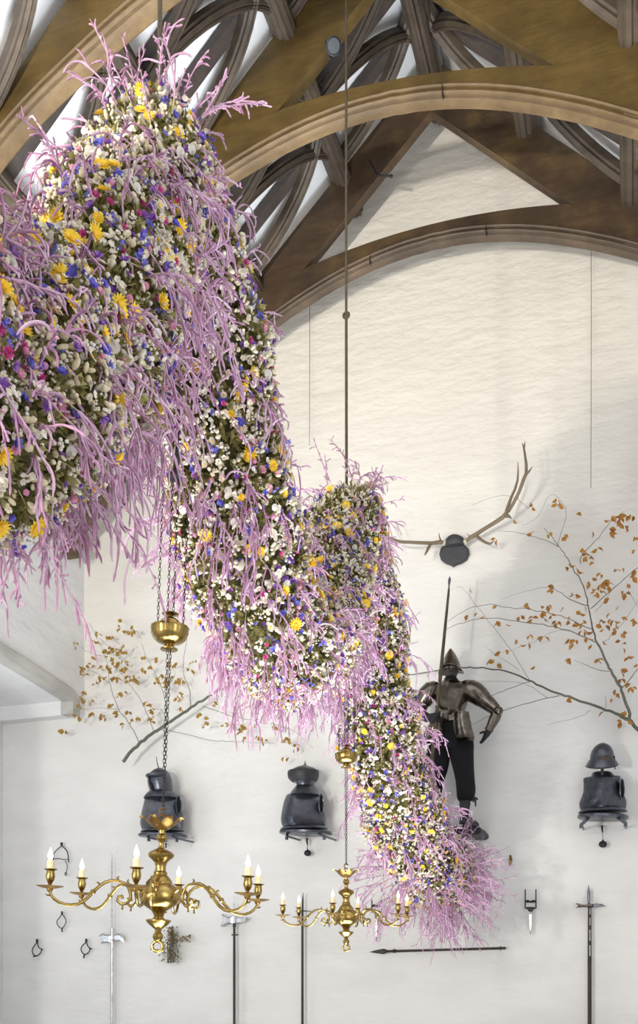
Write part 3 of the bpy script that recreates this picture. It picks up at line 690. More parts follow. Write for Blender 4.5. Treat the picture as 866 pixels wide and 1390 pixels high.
for R_, lab in ((ch, 'nearer'), (ch2, 'farther')):
    Mw = R_.matrix_basis
    for sp_, nm in zip(candle_spots, names):
        c = c0 if first else copy_tree(c0); first = False
        c.location = Mw @ sp_; c['label'] = 'lit candle of the %s chandelier, %s' % (lab, nm); c['group'] = 'lit candles on the %s chandelier' % lab

# ------------------------------------------------------------------ wall fittings: helper for lofts read off the wall
def prof_loft(mb, rows, Y, dep, n=24, back=.4, yoff=0):
    "rows: (py, left px, right px, depth factor); the thing bulges towards the hall"
    R = []
    for row in rows:
        py, xl, xr = row[:3]; f = row[3] if len(row) > 3 else 1
        a, b = W(xl, py, Y), W(xr, py, Y); c = (a+b)/2; hw = (b.x-a.x)/2
        ring = []
        for j in range(n):
            t = 2*PI*j/n; s = math.sin(t); k = dep*f if s < 0 else dep*f*back
            ring.append(Vector((c.x+hw*math.cos(t), Y+yoff+k*s, c.z)))
        R.append(ring)
    mb.rings(R)
def ptube(mb, pts, n=8):
    "pts: (px, py, Y, radius m)"
    mb.tube([W(p[0], p[1], p[2]) for p in pts], [p[3] for p in pts], n)
def sm(rows, k=3):
    "interpolate rows smoothly"
    A = [np.array([*r, 1.0][:4] if len(r) == 3 else r, dtype=float) for r in rows]
    return [tuple(x) for x in catmull(np.array(A), k)]

# ---- standing suit of armour
YK = 7.74
foot = W(614, 1125.5, YK)
kn = thing('suit_of_armour', 'standing suit of brown steel armour with black breeches mounted high on the end wall', 'suit of armour', (foot.x, YK, foot.z))
# morion helmet
mb = MB(); prof_loft(mb, sm([(880.5, 611, 612.4, .1), (883, 608.8, 614.5, .25), (889, 605, 618.5, .5), (896, 602, 622, .75), (903, 600, 624.6, .95), (909, 599.5, 625.5, 1.05), (911, 600.5, 624.5, 1)]), YK, .105, 24, 1)
build('helmet_bowl', mb, 'steel', kn)
mb = MB(); R = []
for j in range(33):
    a = 2*PI*j/32; cx = W(612.3, 908, YK); ex = .085*math.cos(a); ey = .125*math.sin(a)
    dz = -.018*abs(math.cos(a))**1.5+.022*abs(math.sin(a))**2
    R.append([Vector((cx.x+ex*.86, YK+ey*.82, cx.z+.012)), Vector((cx.x+ex*1.22, YK+ey*1.15, cx.z+dz-.012)), Vector((cx.x+ex*1.24, YK+ey*1.17, cx.z+dz-.02)), Vector((cx.x+ex*.85, YK+ey*.8, cx.z+.002))])
mb.rings(R, False); build('helmet_brim', mb, 'steel', kn)
mb = MB(); c = W(612, 911, YK); prof_loft(mb, sm([(900, 605, 619, .7), (905, 602.5, 621.6, .95), (911, 602, 622, 1), (916, 603.5, 620.5, .95), (920, 606.5, 617.5, .8), (922, 608, 616, .6)]), YK, .085, 20, 1)
fc = W(612, 911, YK-.085)
mb.ell((fc.x, YK-.088, c.z-.002), .010, .016, .020, 8, 6); mb.ell((fc.x-.024, YK-.072, c.z+.012), .010, .008, .006, 8, 6); mb.ell((fc.x+.024, YK-.072, c.z+.012), .010, .008, .006, 8, 6); mb.ell((fc.x, YK-.078, c.z-.030), .018, .010, .006, 8, 6)
build('face', mb, 'skin_dark', kn)
mb = MB(); prof_loft(mb, sm([(918, 606, 618.5, .9), (922, 603, 621, 1), (926, 600.5, 623.5, 1.1), (928, 600, 624, 1.1)]), YK, .07, 20, 1); build('neck_cloth', mb, 'cloth', kn)
mb = MB(); prof_loft(mb, sm([(924.5, 600.5, 623.5, 1), (927.5, 598, 626, 1.1), (931, 595, 630, 1.25), (934, 593, 633, 1.3)]), YK, .08, 24, 1); build('gorget', mb, 'steel', kn)
mb = MB(); rows = sm([(928, 596, 629, .6), (933, 587, 639, .72), (940, 585, 641, .88), (948, 589.5, 637, 1.0), (956, 592.5, 634.5, 1.12), (963, 595, 632, 1.18), (968, 597, 631, 1.1), (972, 598.5, 633, .95)]); R = []
for (py, xl, xr, f) in rows:
    a, b = W(xl, py, YK), W(xr, py, YK); c = (a+b)/2; hw = (b.x-a.x)/2; ring = []
    for j in range(36):
        t = 2*PI*j/36; s = math.sin(t); k = .15*f if s < 0 else .09
        ridge = .018*max(0, 1-abs(math.cos(t))*4) if s < 0 else 0
        ring.append(Vector((c.x+hw*math.cos(t), YK+k*s-ridge, c.z-(.018 if s < 0 else 0)*max(0, 1-abs(math.cos(t))*2.2)*(py-940)/30*(py > 940))))
    R.append(ring)
mb.rings(R); build('breastplate', mb, 'steel', kn)
mb = MB(); prof_loft(mb, sm([(971, 598.5, 634, 1), (974, 597.5, 636.5, 1.02), (978, 596.5, 638, 1.05), (983, 596.5, 640, 1.08)]), YK, .145, 28, .7); build('waist_lame', mb, 'steel', kn)
def lames(px, z0, z1, n, name, parent, out, width=1):
    for i in range(n):
        pass
# tassets with horizontal lames
def tasset(rows, ys, name):
    mb = MB(); R = []
    rr = sm(rows, 4); m = len(rr); rr = [q for q in rr for _ in (0, 1)][:-1]
    for i, (py, xl, xr, f) in enumerate(rr):
        st = .010*(i % 2)
        a, b = W(xl, py, YK), W(xr, py, YK); ring = []
        for j in range(13):
            u = j/12; x = a.x+(b.x-a.x)*u; ring.append(Vector((x, YK-(.13+.055*math.sin(PI*u))*f-st, a.z)))
        for j in range(12, -1, -1):
            u = j/12; x = a.x+(b.x-a.x)*u; ring.append(Vector((x, YK-(.115+.055*math.sin(PI*u))*f-st, a.z)))
        R.append(ring)
    mb.rings(R); build(name, mb, 'steel', kn)
tasset([(980, 591, 606.5, 1), (1000, 580, 606.5, 1.06), (1012, 573.5, 605.8, 1.1), (1016.5, 574, 602, 1.1)], 0, 'tasset')
tasset([(973, 619, 640, 1), (992, 620, 643.5, 1.06), (1007, 622.5, 647.5, 1.1), (1011.5, 628, 646.5, 1.1)], 0, 'tasset')
# arms
mb = MB(); ptube(mb, [(598, 931, YK-.02, .03), (592, 933, YK-.02, .058), (586, 936.5, YK-.025, .078), (580, 943, YK-.03, .082), (576, 950, YK-.03, .074), (573.5, 955, YK-.03, .066)], 16); build('pauldron', mb, 'steel', kn)
mb = MB(); ptube(mb, [(624, 930, YK-.02, .03), (630, 932, YK-.025, .06), (637, 935.5, YK-.03, .084), (645, 940.5, YK-.03, .088), (652, 946, YK-.03, .080), (656, 950, YK-.03, .072)], 16); build('pauldron', mb, 'steel', kn)
mb = MB(); ptube(mb, [(575, 950, YK-.03, .062), (572, 958, YK-.04, .058), (570, 965, YK-.05, .052), (573, 971, YK-.09, .047), (580, 974.5, YK-.15, .038)], 12); build('arm_plate', mb, 'steel', kn)
mb = MB(); ptube(mb, [(652, 946, YK-.03, .072), (659, 952, YK-.02, .066), (666, 957.5, YK-.01, .058), (672, 963, YK, .050), (674.5, 967.5, YK, .046), (672, 974, YK-.01, .048), (668.5, 981, YK-.02, .042), (665, 988, YK-.03, .034), (663, 992, YK-.03, .038)], 14); build('arm_plate', mb, 'steel', kn)
for q in (0, 1):      # elbow cops
    p = W(*((676.5, 965) if q else (569, 966)), YK-.03); mb = MB(); mb.ell(p, .040, .052, .036, 14, 10); build('elbow_cop', mb, 'steel', kn)
# right-hand side gauntlet hanging with fingers bent down
mb = MB(); ptube(mb, [(664, 991, YK-.03, .026), (661.5, 995, YK-.035, .028), (659.5, 999, YK-.04, .025)], 10)
for k, (dx, dy, r, l) in enumerate(((-2.4, 0, .0095, .92), (-.8, -.012, .0098, 1), (.9, -.02, .0095, .95), (2.3, -.012, .0085, .8))):
    ptube(mb, [(659.5+dx, 998, YK-.045+dy, r), (657.8+dx*.9, 998+5*l, YK-.05+dy, r), (655+dx*.7, 998+9*l, YK-.055+dy, r*.9), (652.5+dx*.5, 998+11.5*l, YK-.055+dy, r*.7)], 7)
ptube(mb, [(660, 993, YK-.055, .011), (655, 994, YK-.075, .010), (651, 995.5, YK-.08, .008)], 7); build('gauntlet', mb, 'iron', kn)
# other gauntlet closed round the lance shaft
def lanceP(py): return 609.3+(py-800)*(-15.7/160)
hx = lanceP(975)
mb = MB(); ptube(mb, [(578, 974.5, YK-.15, .030), (583, 975, YK-.185, .032), (587, 975.3, YK-.20, .030)], 10)
for k in range(4):
    py = 971+k*3.1; r = [.0095, .0098, .0095, .0085][k]; P_ = []
    base = W(587, py, YK-.205); L0 = W(lanceP(py), py, YK-.235)
    pts = [base+Vector((-.01, -.01, 0))]
    for a in lin(math.radians(200), math.radians(200+215), 7): pts.append(Vector((L0.x+.026*math.cos(a), L0.y+.026*math.sin(a), base.z)))
    mb.tube(pts, [r]*8+[r*.85], 7)
L0 = W(lanceP(968), 968, YK-.235); mb.tube([W(584, 970, YK-.20), L0+Vector((-.02, .024, 0)), L0+Vector((.018, .022, .008)), L0+Vector((.028, .0, .01))], [.012, .011, .010, .008], 7)
build('gauntlet', mb, 'iron', kn)
# black breeches
mb = MB(); prof_loft(mb, sm([(978, 600, 637, 1), (990, 596, 640, 1.05), (1000, 590, 642, 1.1), (1010, 584, 643, 1.1), (1018, 579.5, 643.5, 1.0)]), YK, .115, 24, .8)
build('breeches', mb, 'cloth', kn)
mb = MB(); prof_loft(mb, sm([(1012, 582, 612, 1), (1022, 578.5, 611, 1.05), (1035, 576, 610, 1.05), (1048, 575.5, 607, 1.0), (1060, 576.5, 603, .92), (1070, 579, 600.5, .85), (1079, 582, 599, .72), (1083, 585, 597, .6)]), YK, .10, 20, .8, -.0); build('breeches_leg', mb, 'cloth', kn)
mb = MB(); prof_loft(mb, sm([(1012, 606, 643, 1), (1022, 609.5, 643, 1.1), (1035, 612.5, 643.2, 1.08), (1048, 616, 643.6, 1.05), (1060, 618.5, 644.5, 1.0), (1070, 619.5, 645.5, .98), (1078, 620, 645, .95), (1083, 620.5, 643.5, .88), (1087, 622.5, 641.5, .7)]), YK, .10, 20, .8, -.0); build('breeches_leg', mb, 'cloth', kn)
mb = MB(); prof_loft(mb, sm([(1084, 623.8, 638.5, 1), (1092, 623.5, 638.5, 1.1), (1102, 624.5, 636.5, 1), (1112, 624, 637, 1.0), (1118, 623, 638.5, 1.1)]), YK, .045, 16, 1); build('stocking', mb, 'stocking', kn)
mb = MB(); prof_loft(mb, sm([(1082, 586, 596.5, 1), (1092, 585, 596, 1.1), (1102, 585.5, 594.5, 1), (1112, 585, 594.5, 1.0), (1118, 584, 596, 1.1)]), YK, .045, 16, 1); build('stocking', mb, 'stocking', kn)
def shoe(xc, tx, name):
    mb = MB(); a = W(xc, 1113, YK); base = W(xc, 1125.5, YK).z; tipx = W(tx, 1120, YK-.16).x; R = []
    for t, w, h, y in ((0, .03, .05, .045), (.12, .044, .085, .03), (.35, .05, .10, -.01), (.55, .050, .075, -.07), (.8, .052, .055, -.13), (.95, .04, .04, -.175), (1, .018, .025, -.195)):
        cx = a.x+(tipx-a.x)*t; R.append([Vector((cx+w*math.cos(b), YK+y, base+max(0, h*math.sin(b)))) for b in lin(-.35, PI+.35, 12)])
    mb.rings(R); build(name, mb, 'leather', kn)
shoe(631, 645, 'shoe'); shoe(590, 596, 'shoe')
mb = MB()
for dx, dy in ((-3, 6), (1, 9), (3.5, 3), (.8, 12)): ptube(mb, [(643.5, 1082, YK-.05, .005), (644.5+dx*.6, 1082+dy*.5, YK-.06, .009), (645+dx, 1083+dy, YK-.06, .005)], 6)
build('garter_ribbon', mb, 'leather', kn)
mb = MB(); a, b = W(609, 1131, 7.5), W(653, 1131, 7.5)
R = []
for x, z0, z1 in ((609, 1126, 1129.5), (613, 1120, 1131.5), (624, 1120, 1132.5), (640, 1120, 1133.5), (649, 1120, 1133), (653, 1126, 1130)):
    p0, p1 = W(x, z0, YK-.16), W(x, z1, YK-.16); zt_ = min(p0.z, foot.z); R.append([Vector((p0.x, YK-.17, zt_)), Vector((p0.x, 8.0, zt_)), Vector((p0.x, 8.0, p1.z)), Vector((p0.x, YK-.17, p1.z))])
mb.rings(R); one('wall_bracket', mb, 'iron', 'dark iron bracket under the right foot of the standing armour', 'bracket', None, False)
mb = MB(); R = []
for x, z1 in ((578, 1131), (590, 1133), (603, 1131)):
    p1 = W(x, z1, YK-.16); R.append([Vector((p1.x, YK-.17, foot.z)), Vector((p1.x, 8.0, foot.z)), Vector((p1.x, 8.0, p1.z)), Vector((p1.x, YK-.17, p1.z))])
mb.rings(R); one('wall_bracket', mb, 'iron', 'dark iron bracket under the foot of the armour that the flowers half hide', 'bracket', None, False)
# lance
YL = YK-.235
ln = thing('lance', 'tall upright lance with a small steel tip held by the suit of armour', 'lance', W(lanceP(1085), 1085, YL))
mb = MB(); ptube(mb, [(lanceP(800), 800, YL, .009), (lanceP(850), 850, YL, .012), (lanceP(920), 920, YL, .015), (lanceP(990), 990, YL, .017), (lanceP(1085), 1085, YL, .018)], 10); build('shaft', mb, 'ironrod', ln)
mb = MB(); ptube(mb, [(608.9, 803, YL, .009), (609.5, 795, YL, .006), (609.7, 790.5, YL, .011), (610.1, 787, YL, .012), (610.6, 782, YL, .001)], 8); build('lance_tip', mb, 'steel_dark', ln)

# ---- half armours: cuirass, helmet, bracket
def cuirass(rows, label, ridge, armhole=None, flange=None, Y=7.80):
    z = W(rows[-1][1], rows[-1][0], Y)
    r = thing('cuirass', label, 'cuirass', z)
    mb = MB(); R = []
    for (py, xl, xr, f) in sm(rows, 4):
        a, b = W(xl, py, Y), W(xr, py, Y); hw = (b.x-a.x)/2; c = (a+b)/2; rx = W(ridge, py, Y).x; ring = []
        for j in range(32):
            t = 2*PI*j/32; s = math.sin(t); x = c.x+hw*math.cos(t)
            k = (.045 if s < 0 else .06)*f
            y = Y+k*math.copysign(abs(s)**.6, s)
            if s < 0: y -= .13*f*max(0, 1-abs(x-rx)/(hw+.01))
            ring.append(Vector((x, y, c.z)))
        R.append(ring)
    mb.rings(R); build('breastplate', mb, 'steel_dark', r, True)
    if armhole:
        for ax, ay, aw, ah in armhole:
            p = W(ax-1.5, ay, Y-.05); mb = MB(); mb.ell(p, aw*.0032, .035, ah*.0061, 14, 10); build('arm_opening', mb, 'cloth', r)
            mb = MB(); mb.tube([W(ax-1.5+(aw*.62)*math.cos(t), ay+ah*math.sin(t), Y-.075+.02*math.cos(t)) for t in lin(0, 2*PI, 20)[:-1]], .0045, 6, True); build('armhole_rim', mb, 'steel_dark', r)
    if flange:
        mb = MB(); (py, xl, xr) = flange; a, b = W(xl, py, Y), W(xr, py, Y); c = (a+b)/2; hw = (b.x-a.x)/2; R = []
        for dz, m_ in ((.012, .93), (0, 1), (-.012, 1.03), (-.016, .98)):
            R.append([Vector((c.x+hw*m_*math.cos(2*PI*j/28), Y+(.17 if math.sin(2*PI*j/28) < 0 else .07)*m_*math.sin(2*PI*j/28), c.z+dz)) for j in range(28)])
        mb.rings(R); build('waist_flange', mb, 'steel_dark', r)
    return r
def shelf(px0, px1, py, label, Y0=7.62, h=7, legs=None, tilt=0):
    a, b = W(px0, py+tilt, 7.78), W(px1, py-tilt, 7.78); r = thing('wall_bracket', label, 'bracket', (a+b)/2)
    mb = MB(); c = (a+b)/2; hw = (b-a).length/2; R = []
    for dz, m_ in ((.0, .96), (-.006, 1), (-.022, 1), (-.03, .93)):
        R.append([Vector((c.x+hw*m_*math.cos(2*PI*j/28), 7.80+(.19 if math.sin(2*PI*j/28) < 0 else .18)*m_*math.sin(2*PI*j/28), c.z+dz-(b.z-a.z)*-.5*math.cos(2*PI*j/28))) for j in range(28)])
    mb.rings(R); build('shelf', mb, 'steel_dark', r)
    for (x0, y0, x1, y1) in legs:
        mb = MB(); ptube(mb, [(x0, y0, 7.70, .013), (x1, y1-5, 7.66, .014), (x1, y1, 7.66, .016)], 6); p = W(x1, y1-5, 7.66); mb.tube([p, Vector((p.x, 7.99, p.z))], .010, 6); build('bracket_arm', mb, 'steel_dark', r)
    return r
# left set
cuirass([(1081.5, 201, 238, .6), (1083.5, 199, 240.5, .8), (1093, 197, 243, .95), (1105, 194.5, 246.5, 1.08), (1117, 193.2, 248, 1.12), (1126, 196, 247, 1.0)], 'blackened cuirass standing behind the nearer chandelier, on the left', 216, [(244, 1092.5, 5.5, 13)], (1127.5, 194, 249))
hr = thing('helmet', 'closed dark helmet with a wide neck collar above the left cuirass', 'helmet', W(218, 1082, 7.78))
mb = MB(); prof_loft(mb, sm([(1042.5, 215, 219, .2), (1045, 210, 224, .5), (1050, 205, 229, .8), (1058, 202.5, 231.5, 1), (1066, 203, 232.3, 1), (1073, 205, 232.8, .95), (1077, 203, 234, .95)]), 7.78, .12, 24, .9); build('skull', mb, 'steel_dark', hr)
mb = MB(); prof_loft(mb, sm([(1074, 205, 233, 1), (1078, 201, 238, 1.25), (1082, 198.5, 240.5, 1.4), (1084, 198, 241, 1.42)]), 7.78, .12, 28, .8); build('collar', mb, 'steel_dark', hr)
mb = MB(); c = W(209, 1062, 7.66); R = []
for k in range(25):
    t = PI*(k/24-.5)*1.0; pass
prof_loft(mb, sm([(1054, 202.5, 213, .6), (1058, 202, 215, .9), (1066, 204, 215, .9), (1072, 206, 214, .6)]), 7.68, .02, 16, 1); build('face_opening', mb, 'cloth', hr)
mb = MB(); prof_loft(mb, sm([(1051, 202, 229, .9), (1053.5, 200.8, 229.5, 1.15), (1056, 201.5, 229, 1.1)]), 7.77, .125, 24, .8); build('brow_band', mb, 'steel_dark', hr)
mb = MB(); ptube(mb, [(215.5, 1044, 7.78, .006), (213.5, 1036, 7.78, .004), (212, 1027, 7.78, .0025)], 6); build('plume_spike', mb, 'steel_dark', hr)
shelf(189, 251, 1132, 'dark iron wall bracket under the left cuirass, partly behind the chandelier', legs=[(200, 1134, 202, 1142), (232, 1134, 240, 1143)])
# middle set
cuirass([(1077.5, 394, 431.5, .6), (1079.5, 391.5, 433, .8), (1088, 388, 437, .95), (1100, 385.5, 439, 1.08), (1111, 384, 441, 1.12), (1120, 385.5, 441.5, 1.05), (1123, 389, 440, .95)], 'blackened cuirass with a sharp centre ridge, left of the far chandelier chain', 405.5, [(437.5, 1091, 4.5, 13)], (1124.5, 382, 444))
hr = thing('helmet', 'glossy black helmet with pointed crest and visor above the middle cuirass', 'helmet', W(414, 1080, 7.78))
mb = MB(); prof_loft(mb, sm([(1036, 413.3, 415, .1), (1039, 411.5, 417, .25), (1041.5, 403, 423, .6), (1045, 397.5, 429, .9), (1050, 395, 432, 1), (1055, 396, 431, 1), (1060, 400, 428, .9), (1066, 403.5, 426, .8), (1070, 402.5, 427, .8)]), 7.78, .125, 28, .9); build('skull', mb, 'steel_dark', hr)
mb = MB(); prof_loft(mb, sm([(1067, 403, 426.5, .9), (1071, 399.5, 430, 1.1), (1076, 396, 432, 1.3), (1080, 394.5, 433, 1.45)]), 7.78, .11, 28, .8); build('collar', mb, 'steel_dark', hr)
mb = MB(); prof_loft(mb, sm([(1046, 393.5, 431, 1), (1048, 391.8, 432.5, 1.15), (1056, 392.5, 432, 1.15), (1061, 397, 429, 1.05)]), 7.775, .13, 28, .7); build('visor', mb, 'leather', hr)
for py in (1049.5, 1053):
    mb = MB(); a, b = W(398, py, 7.66), W(414, py-1, 7.645); mb.tube([a, (a+b)/2+Vector((0, -.012, 0)), b], .0025, 6); build('visor_slit_edge', mb, 'steel_bright', hr)
mb = MB(); ptube(mb, [(414.3, 1038, 7.78, .006), (414, 1032.5, 7.78, .0025)], 6); build('crest_spike', mb, 'steel_dark', hr)
shelf(379.5, 449, 1128, 'dark iron wall bracket under the middle ridged cuirass', legs=[(391, 1130, 389, 1140), (430, 1130, 440, 1140)])
# right set
cuirass([(1054.5, 794, 840, .55), (1056.5, 791.6, 842.8, .75), (1064, 792, 842.5, .92), (1074, 791.5, 844.5, 1.05), (1082, 789, 848, 1.1), (1089, 786.3, 850.5, 1.12), (1096, 787, 850.3, 1.05), (1100, 789, 849, .95)], 'blackened cuirass with a raised centre ridge, right of the standing armour', 816.3, [(846, 1071, 4.6, 13.5)], (1101, 785.5, 851))
hr = thing('helmet', 'open burgonet helmet with a brim, raised on a post over the right cuirass', 'helmet', W(817, 1048, 7.76))
mb = MB(); prof_loft(mb, sm([(1008.5, 816.3, 818.8, .1), (1010, 812, 823.5, .4), (1014, 806.5, 829, .75), (1020, 802.5, 832.5, .95), (1027, 800.6, 834, 1.05), (1034, 800, 834.8, 1.05)]), 7.76, .11, 28, 1); build('bowl', mb, 'steel_dark', hr)
mb = MB(); R = []
for j in range(29):
    a = 2*PI*j/28; f0 = -math.sin(a); c = W(817, 1036, 7.76); hw = .108
    drop = .045*max(0, f0)
    R.append([Vector((c.x+hw*.97*math.cos(a), 7.76+.115*math.sin(a), c.z+.02)), Vector((c.x+hw*1.17*math.cos(a), 7.76+.15*math.sin(a), c.z-.012-drop)), Vector((c.x+hw*1.18*math.cos(a), 7.76+.15*math.sin(a), c.z-.018-drop)), Vector((c.x+hw*.95*math.cos(a), 7.76+.11*math.sin(a), c.z+.0))])
mb.rings(R, False); build('brim', mb, 'steel_dark', hr)
mb = MB(); prof_loft(mb, sm([(1025.5, 812, 827, .5), (1027, 809.5, 829, .9), (1031, 809, 829.5, 1), (1034.5, 811, 828, .8), (1036, 814, 825, .5)]), 7.655, .014, 20, 1); build('face_opening', mb, 'haft', hr)
mb = MB(); mb.tube([W(834, 1026, 7.72), W(834.6, 1044, 7.72)], .005, 6); build('strap', mb, 'leather', hr)
mb = MB(); ptube(mb, [(817.5, 1024, 7.70, .011), (817.5, 1058, 7.70, .013)], 8); build('wood_post', mb, 'haft', hr)
mb = MB(); R = []
for py, xl, xr, f in ((1049, 804, 829, 1), (1052, 802, 833, 1.1), (1056, 800, 837, 1.2)): 
    pass
prof_loft(mb, [(1048.8, 804.5, 829, .9), (1050, 803.4, 831, 1), (1053, 802, 834, 1.1), (1056, 799, 838, 1.2)], 7.79, .085, 24, .9); build('neck_collar', mb, 'steel_dark', hr)
shelf(783.5, 853.5, 1106.5, 'dark iron wall bracket under the right cuirass', legs=[(800, 1110, 789, 1124), (838, 1110, 849, 1122)])
# hanging iron balls
for px, y0, y1, lab in ((417.6, 1138, 1158, 'small iron ball hanging on a hook under the middle cuirass'), (818.3, 1121, 1146, 'small iron ball hanging on a hook under the right cuirass')):
    r = thing('iron_ball', lab, 'iron ball', W(px, y1, 7.93))
    mb = MB(); c = W(px, y1, 7.93); mb.ell(c, .033, .033, .028, 16, 10); mb.tube([c+Vector((0, 0, .02)), c+Vector((0, 0, .038))], .007, 8); build('ball', mb, 'iron', r)
    mb = MB(); mb.tube([c+Vector((0, 0, .035)), W(px-.5, y0+8, 7.93)], .0025, 6); build('cord', mb, 'iron', r)
    mb = MB(); mb.tube([W(px-1, y0, 7.99), W(px-1.2, y0+1, 7.93), W(px-.8, y0+5, 7.92), W(px-.2, y0+9, 7.935)], [.008, .008, .008, .005], 6); build('hook', mb, 'iron', r)
mb = MB(); mb.tube([W(225, 1145, 7.99), W(225, 1146, 7.93), W(225.5, 1151, 7.93)], .007, 6); one('wall_hook', mb, 'iron', 'small dark iron hook in the wall below the left cuirass bracket', 'hook')

# ---- antlers on shield
sc_ = W(615, 752, 7.93)
an = thing('mounted_antlers', 'stag antlers on a small dark shield above the suit of armour', 'antlers', (sc_.x, 8.0, sc_.z))
out = [(603, 739), (598, 744), (596, 752), (598, 759), (604, 763.5), (610, 765.5), (614.6, 768), (619, 765.5), (626, 763), (633, 758.5), (636.3, 751), (635.5, 744), (630, 739), (617, 741)]
mb = MB(); R = []
for yy, k in ((7.985, 1), (7.955, 1), (7.94, .93), (7.935, .8)):
    R.append([Vector((sc_.x+(W(x, y, 7.95).x-sc_.x)*k, yy, sc_.z+(W(x, y, 7.95).z-sc_.z)*k)) for x, y in out])
mb.rings(R); build('shield', mb, 'shield', an, False)
mb = MB(); R = []
prof_loft(mb, sm([(726.5, 614, 618, .4), (729, 608, 625, .9), (733, 604, 630, 1.1), (738, 603, 631, 1.1), (741, 606, 629, .9)]), 7.93, .06, 20, .6); build('skull_cap', mb, 'shield', an)
for x, y in ((603.5, 736.5), (631.5, 735.5)):
    mb = MB(); p = W(x, y, 7.90)
    mb.lathe([(.012, -.012), (.02, -.006), (.024, 0), (.02, .008), (.015, .014)], p, 12, .15, 6, axis=(-1 if x < 610 else 1, -.3, .2)); build('antler_burr', mb, 'bone', an)
def antler(pts): 
    mb = MB()
    for chain_ in pts: ptube(mb, chain_, 10)
    return mb
mb = antler([[(603, 736, 7.9, .014), (596, 736, 7.87, .017), (587, 737.5, 7.84, .015), (576, 737, 7.80, .0145), (562, 736.5, 7.76, .013), (543, 735.5, 7.70, .012), (528, 730, 7.62, .010), (518, 715, 7.58, .008), (514, 700, 7.56, .003)],
             [(585, 738, 7.84, .011), (581.5, 744, 7.80, .013), (578, 751, 7.77, .009), (576, 754, 7.76, .002)], [(599, 736, 7.89, .009), (596.5, 729, 7.86, .006), (595.5, 723, 7.84, .002)]]); build('antler', mb, 'antler', an)
mb = antler([[(632, 735, 7.9, .014), (638, 730, 7.88, .018), (646, 725.5, 7.86, .0175), (655, 719.5, 7.84, .0165), (664, 714, 7.82, .016), (673, 708.5, 7.80, .0165), (682, 702.5, 7.78, .018), (687, 697, 7.77, .018), (689.5, 688, 7.77, .015), (693.5, 676, 7.77, .012), (699, 664, 7.77, .011), (702.5, 652, 7.77, .009), (703.3, 640, 7.77, .006), (703, 627, 7.77, .002)],
             [(687, 700, 7.77, .017), (691, 701, 7.74, .012), (694.5, 704, 7.72, .003)],
             [(690, 694, 7.77, .014), (697, 683, 7.70, .013), (705, 667, 7.64, .013), (711, 650, 7.60, .0145), (714.5, 642, 7.6, .013), (714.3, 630, 7.6, .011), (712.5, 617, 7.6, .009), (711, 608, 7.6, .008), (709.5, 603, 7.6, .004), (708.5, 602, 7.6, .002)],
             [(711.5, 609, 7.6, .006), (712.3, 603, 7.6, .005), (712, 598.5, 7.6, .001)], [(713, 646, 7.6, .011), (718, 640, 7.6, .008), (722.5, 633.5, 7.6, .002)],
             [(646, 726.5, 7.86, .013), (652, 732, 7.83, .012), (659, 736.5, 7.80, .011), (665, 738.5, 7.78, .010), (671, 734, 7.76, .002)], [(636, 733, 7.89, .008), (637, 728, 7.87, .005), (634, 724, 7.86, .002)]]); build('antler', mb, 'antler', an)

# ---- branches with autumn leaves
def leafmesh(mb, p, d, s, seed):
    r = random.Random(seed); d = Vector(d).normalized(); a = d.cross(Vector((r.uniform(-1, 1), r.uniform(-1, 1), r.uniform(-1, 1)))).normalized(); n = d.cross(a)
    fold = n*(s*.12); w = s*.30
    V = [p, p+d*s*.3+a*w*.85+fold, p+d*s*.6+a*w+fold, p+d*s-n*s*.15, p+d*s*.6-a*w+fold, p+d*s*.3-a*w*.85+fold, p+d*s*.3, p+d*s*.6-n*s*.02]
    mb.add(V, [(0, 6, 1), (6, 7, 2, 1), (7, 3, 2), (0, 5, 6), (6, 5, 4, 7), (7, 4, 3)])
def branch(name, label, mains, twigs, leaves, leafmat, size, Ydef=7.86):
    p0 = mains[0][0]; root = thing(name, label, 'branch', W(p0[0], p0[1], p0[2] if len(p0) > 3 else Ydef))
    def dense(pts, lo):
        A = catmull(np.array([list(W(*p[:2], p[2]))+[p[3]] for p in pts]), 4); m = A.copy()
        if lo: m[1:-1, 0] += rng.normal(0, .0035, len(m)-2); m[1:-1, 2] += rng.normal(0, .0035, len(m)-2)
        return [Vector(a[:3]) for a in m], list(m[:, 3])
    for ml in mains:
        mb = MB(); P_, r_ = dense(ml, True); mb.tube(P_, r_, 8); build('limb', mb, 'bark', root)
    lm = MB(); k = 0
    for tw in twigs:
        mb = MB(); pts = [(x, y, tw[0]-.03*i/len(tw[1])*(1 if tw[0] < 7.9 else 0), tw[2]*(1-.6*i/(len(tw[1])-1))) for i, (x, y) in enumerate(tw[1])]
        P_, r_ = dense(pts, True); mb.tube(P_, r_, 5); build('twig', mb, 'twig', root)
    for (x, y, s) in leaves:
        Y = rng.uniform(7.72, 7.9); p = W(x, y, Y); d = (rng.normal(0, .7), rng.normal(0, .3), -rng.uniform(.1, 1.0)); leafmesh(lm, p, d, size*s*rng.uniform(.8, 1.25), k); k += 1
    build('leaves', lm, leafmat, root)['kind'] = 'stuff'
    return root
def near_twigs(twigs, n, spread):
    L_ = []
    for k in range(n):
        tw = twigs[int(rng.integers(0, len(twigs)))][1]; i = int(rng.integers(0, len(tw)-1)); t = rng.uniform(0, 1)
        L_.append((tw[i][0]+(tw[i+1][0]-tw[i][0])*t+rng.normal(0, spread), tw[i][1]+(tw[i+1][1]-tw[i][1])*t+rng.normal(0, spread), 1))
    return L_
def z1(x, y): return 620+x/3.52, 660+y/3.52
def T1(*pts): return [z1(*p) for p in pts]
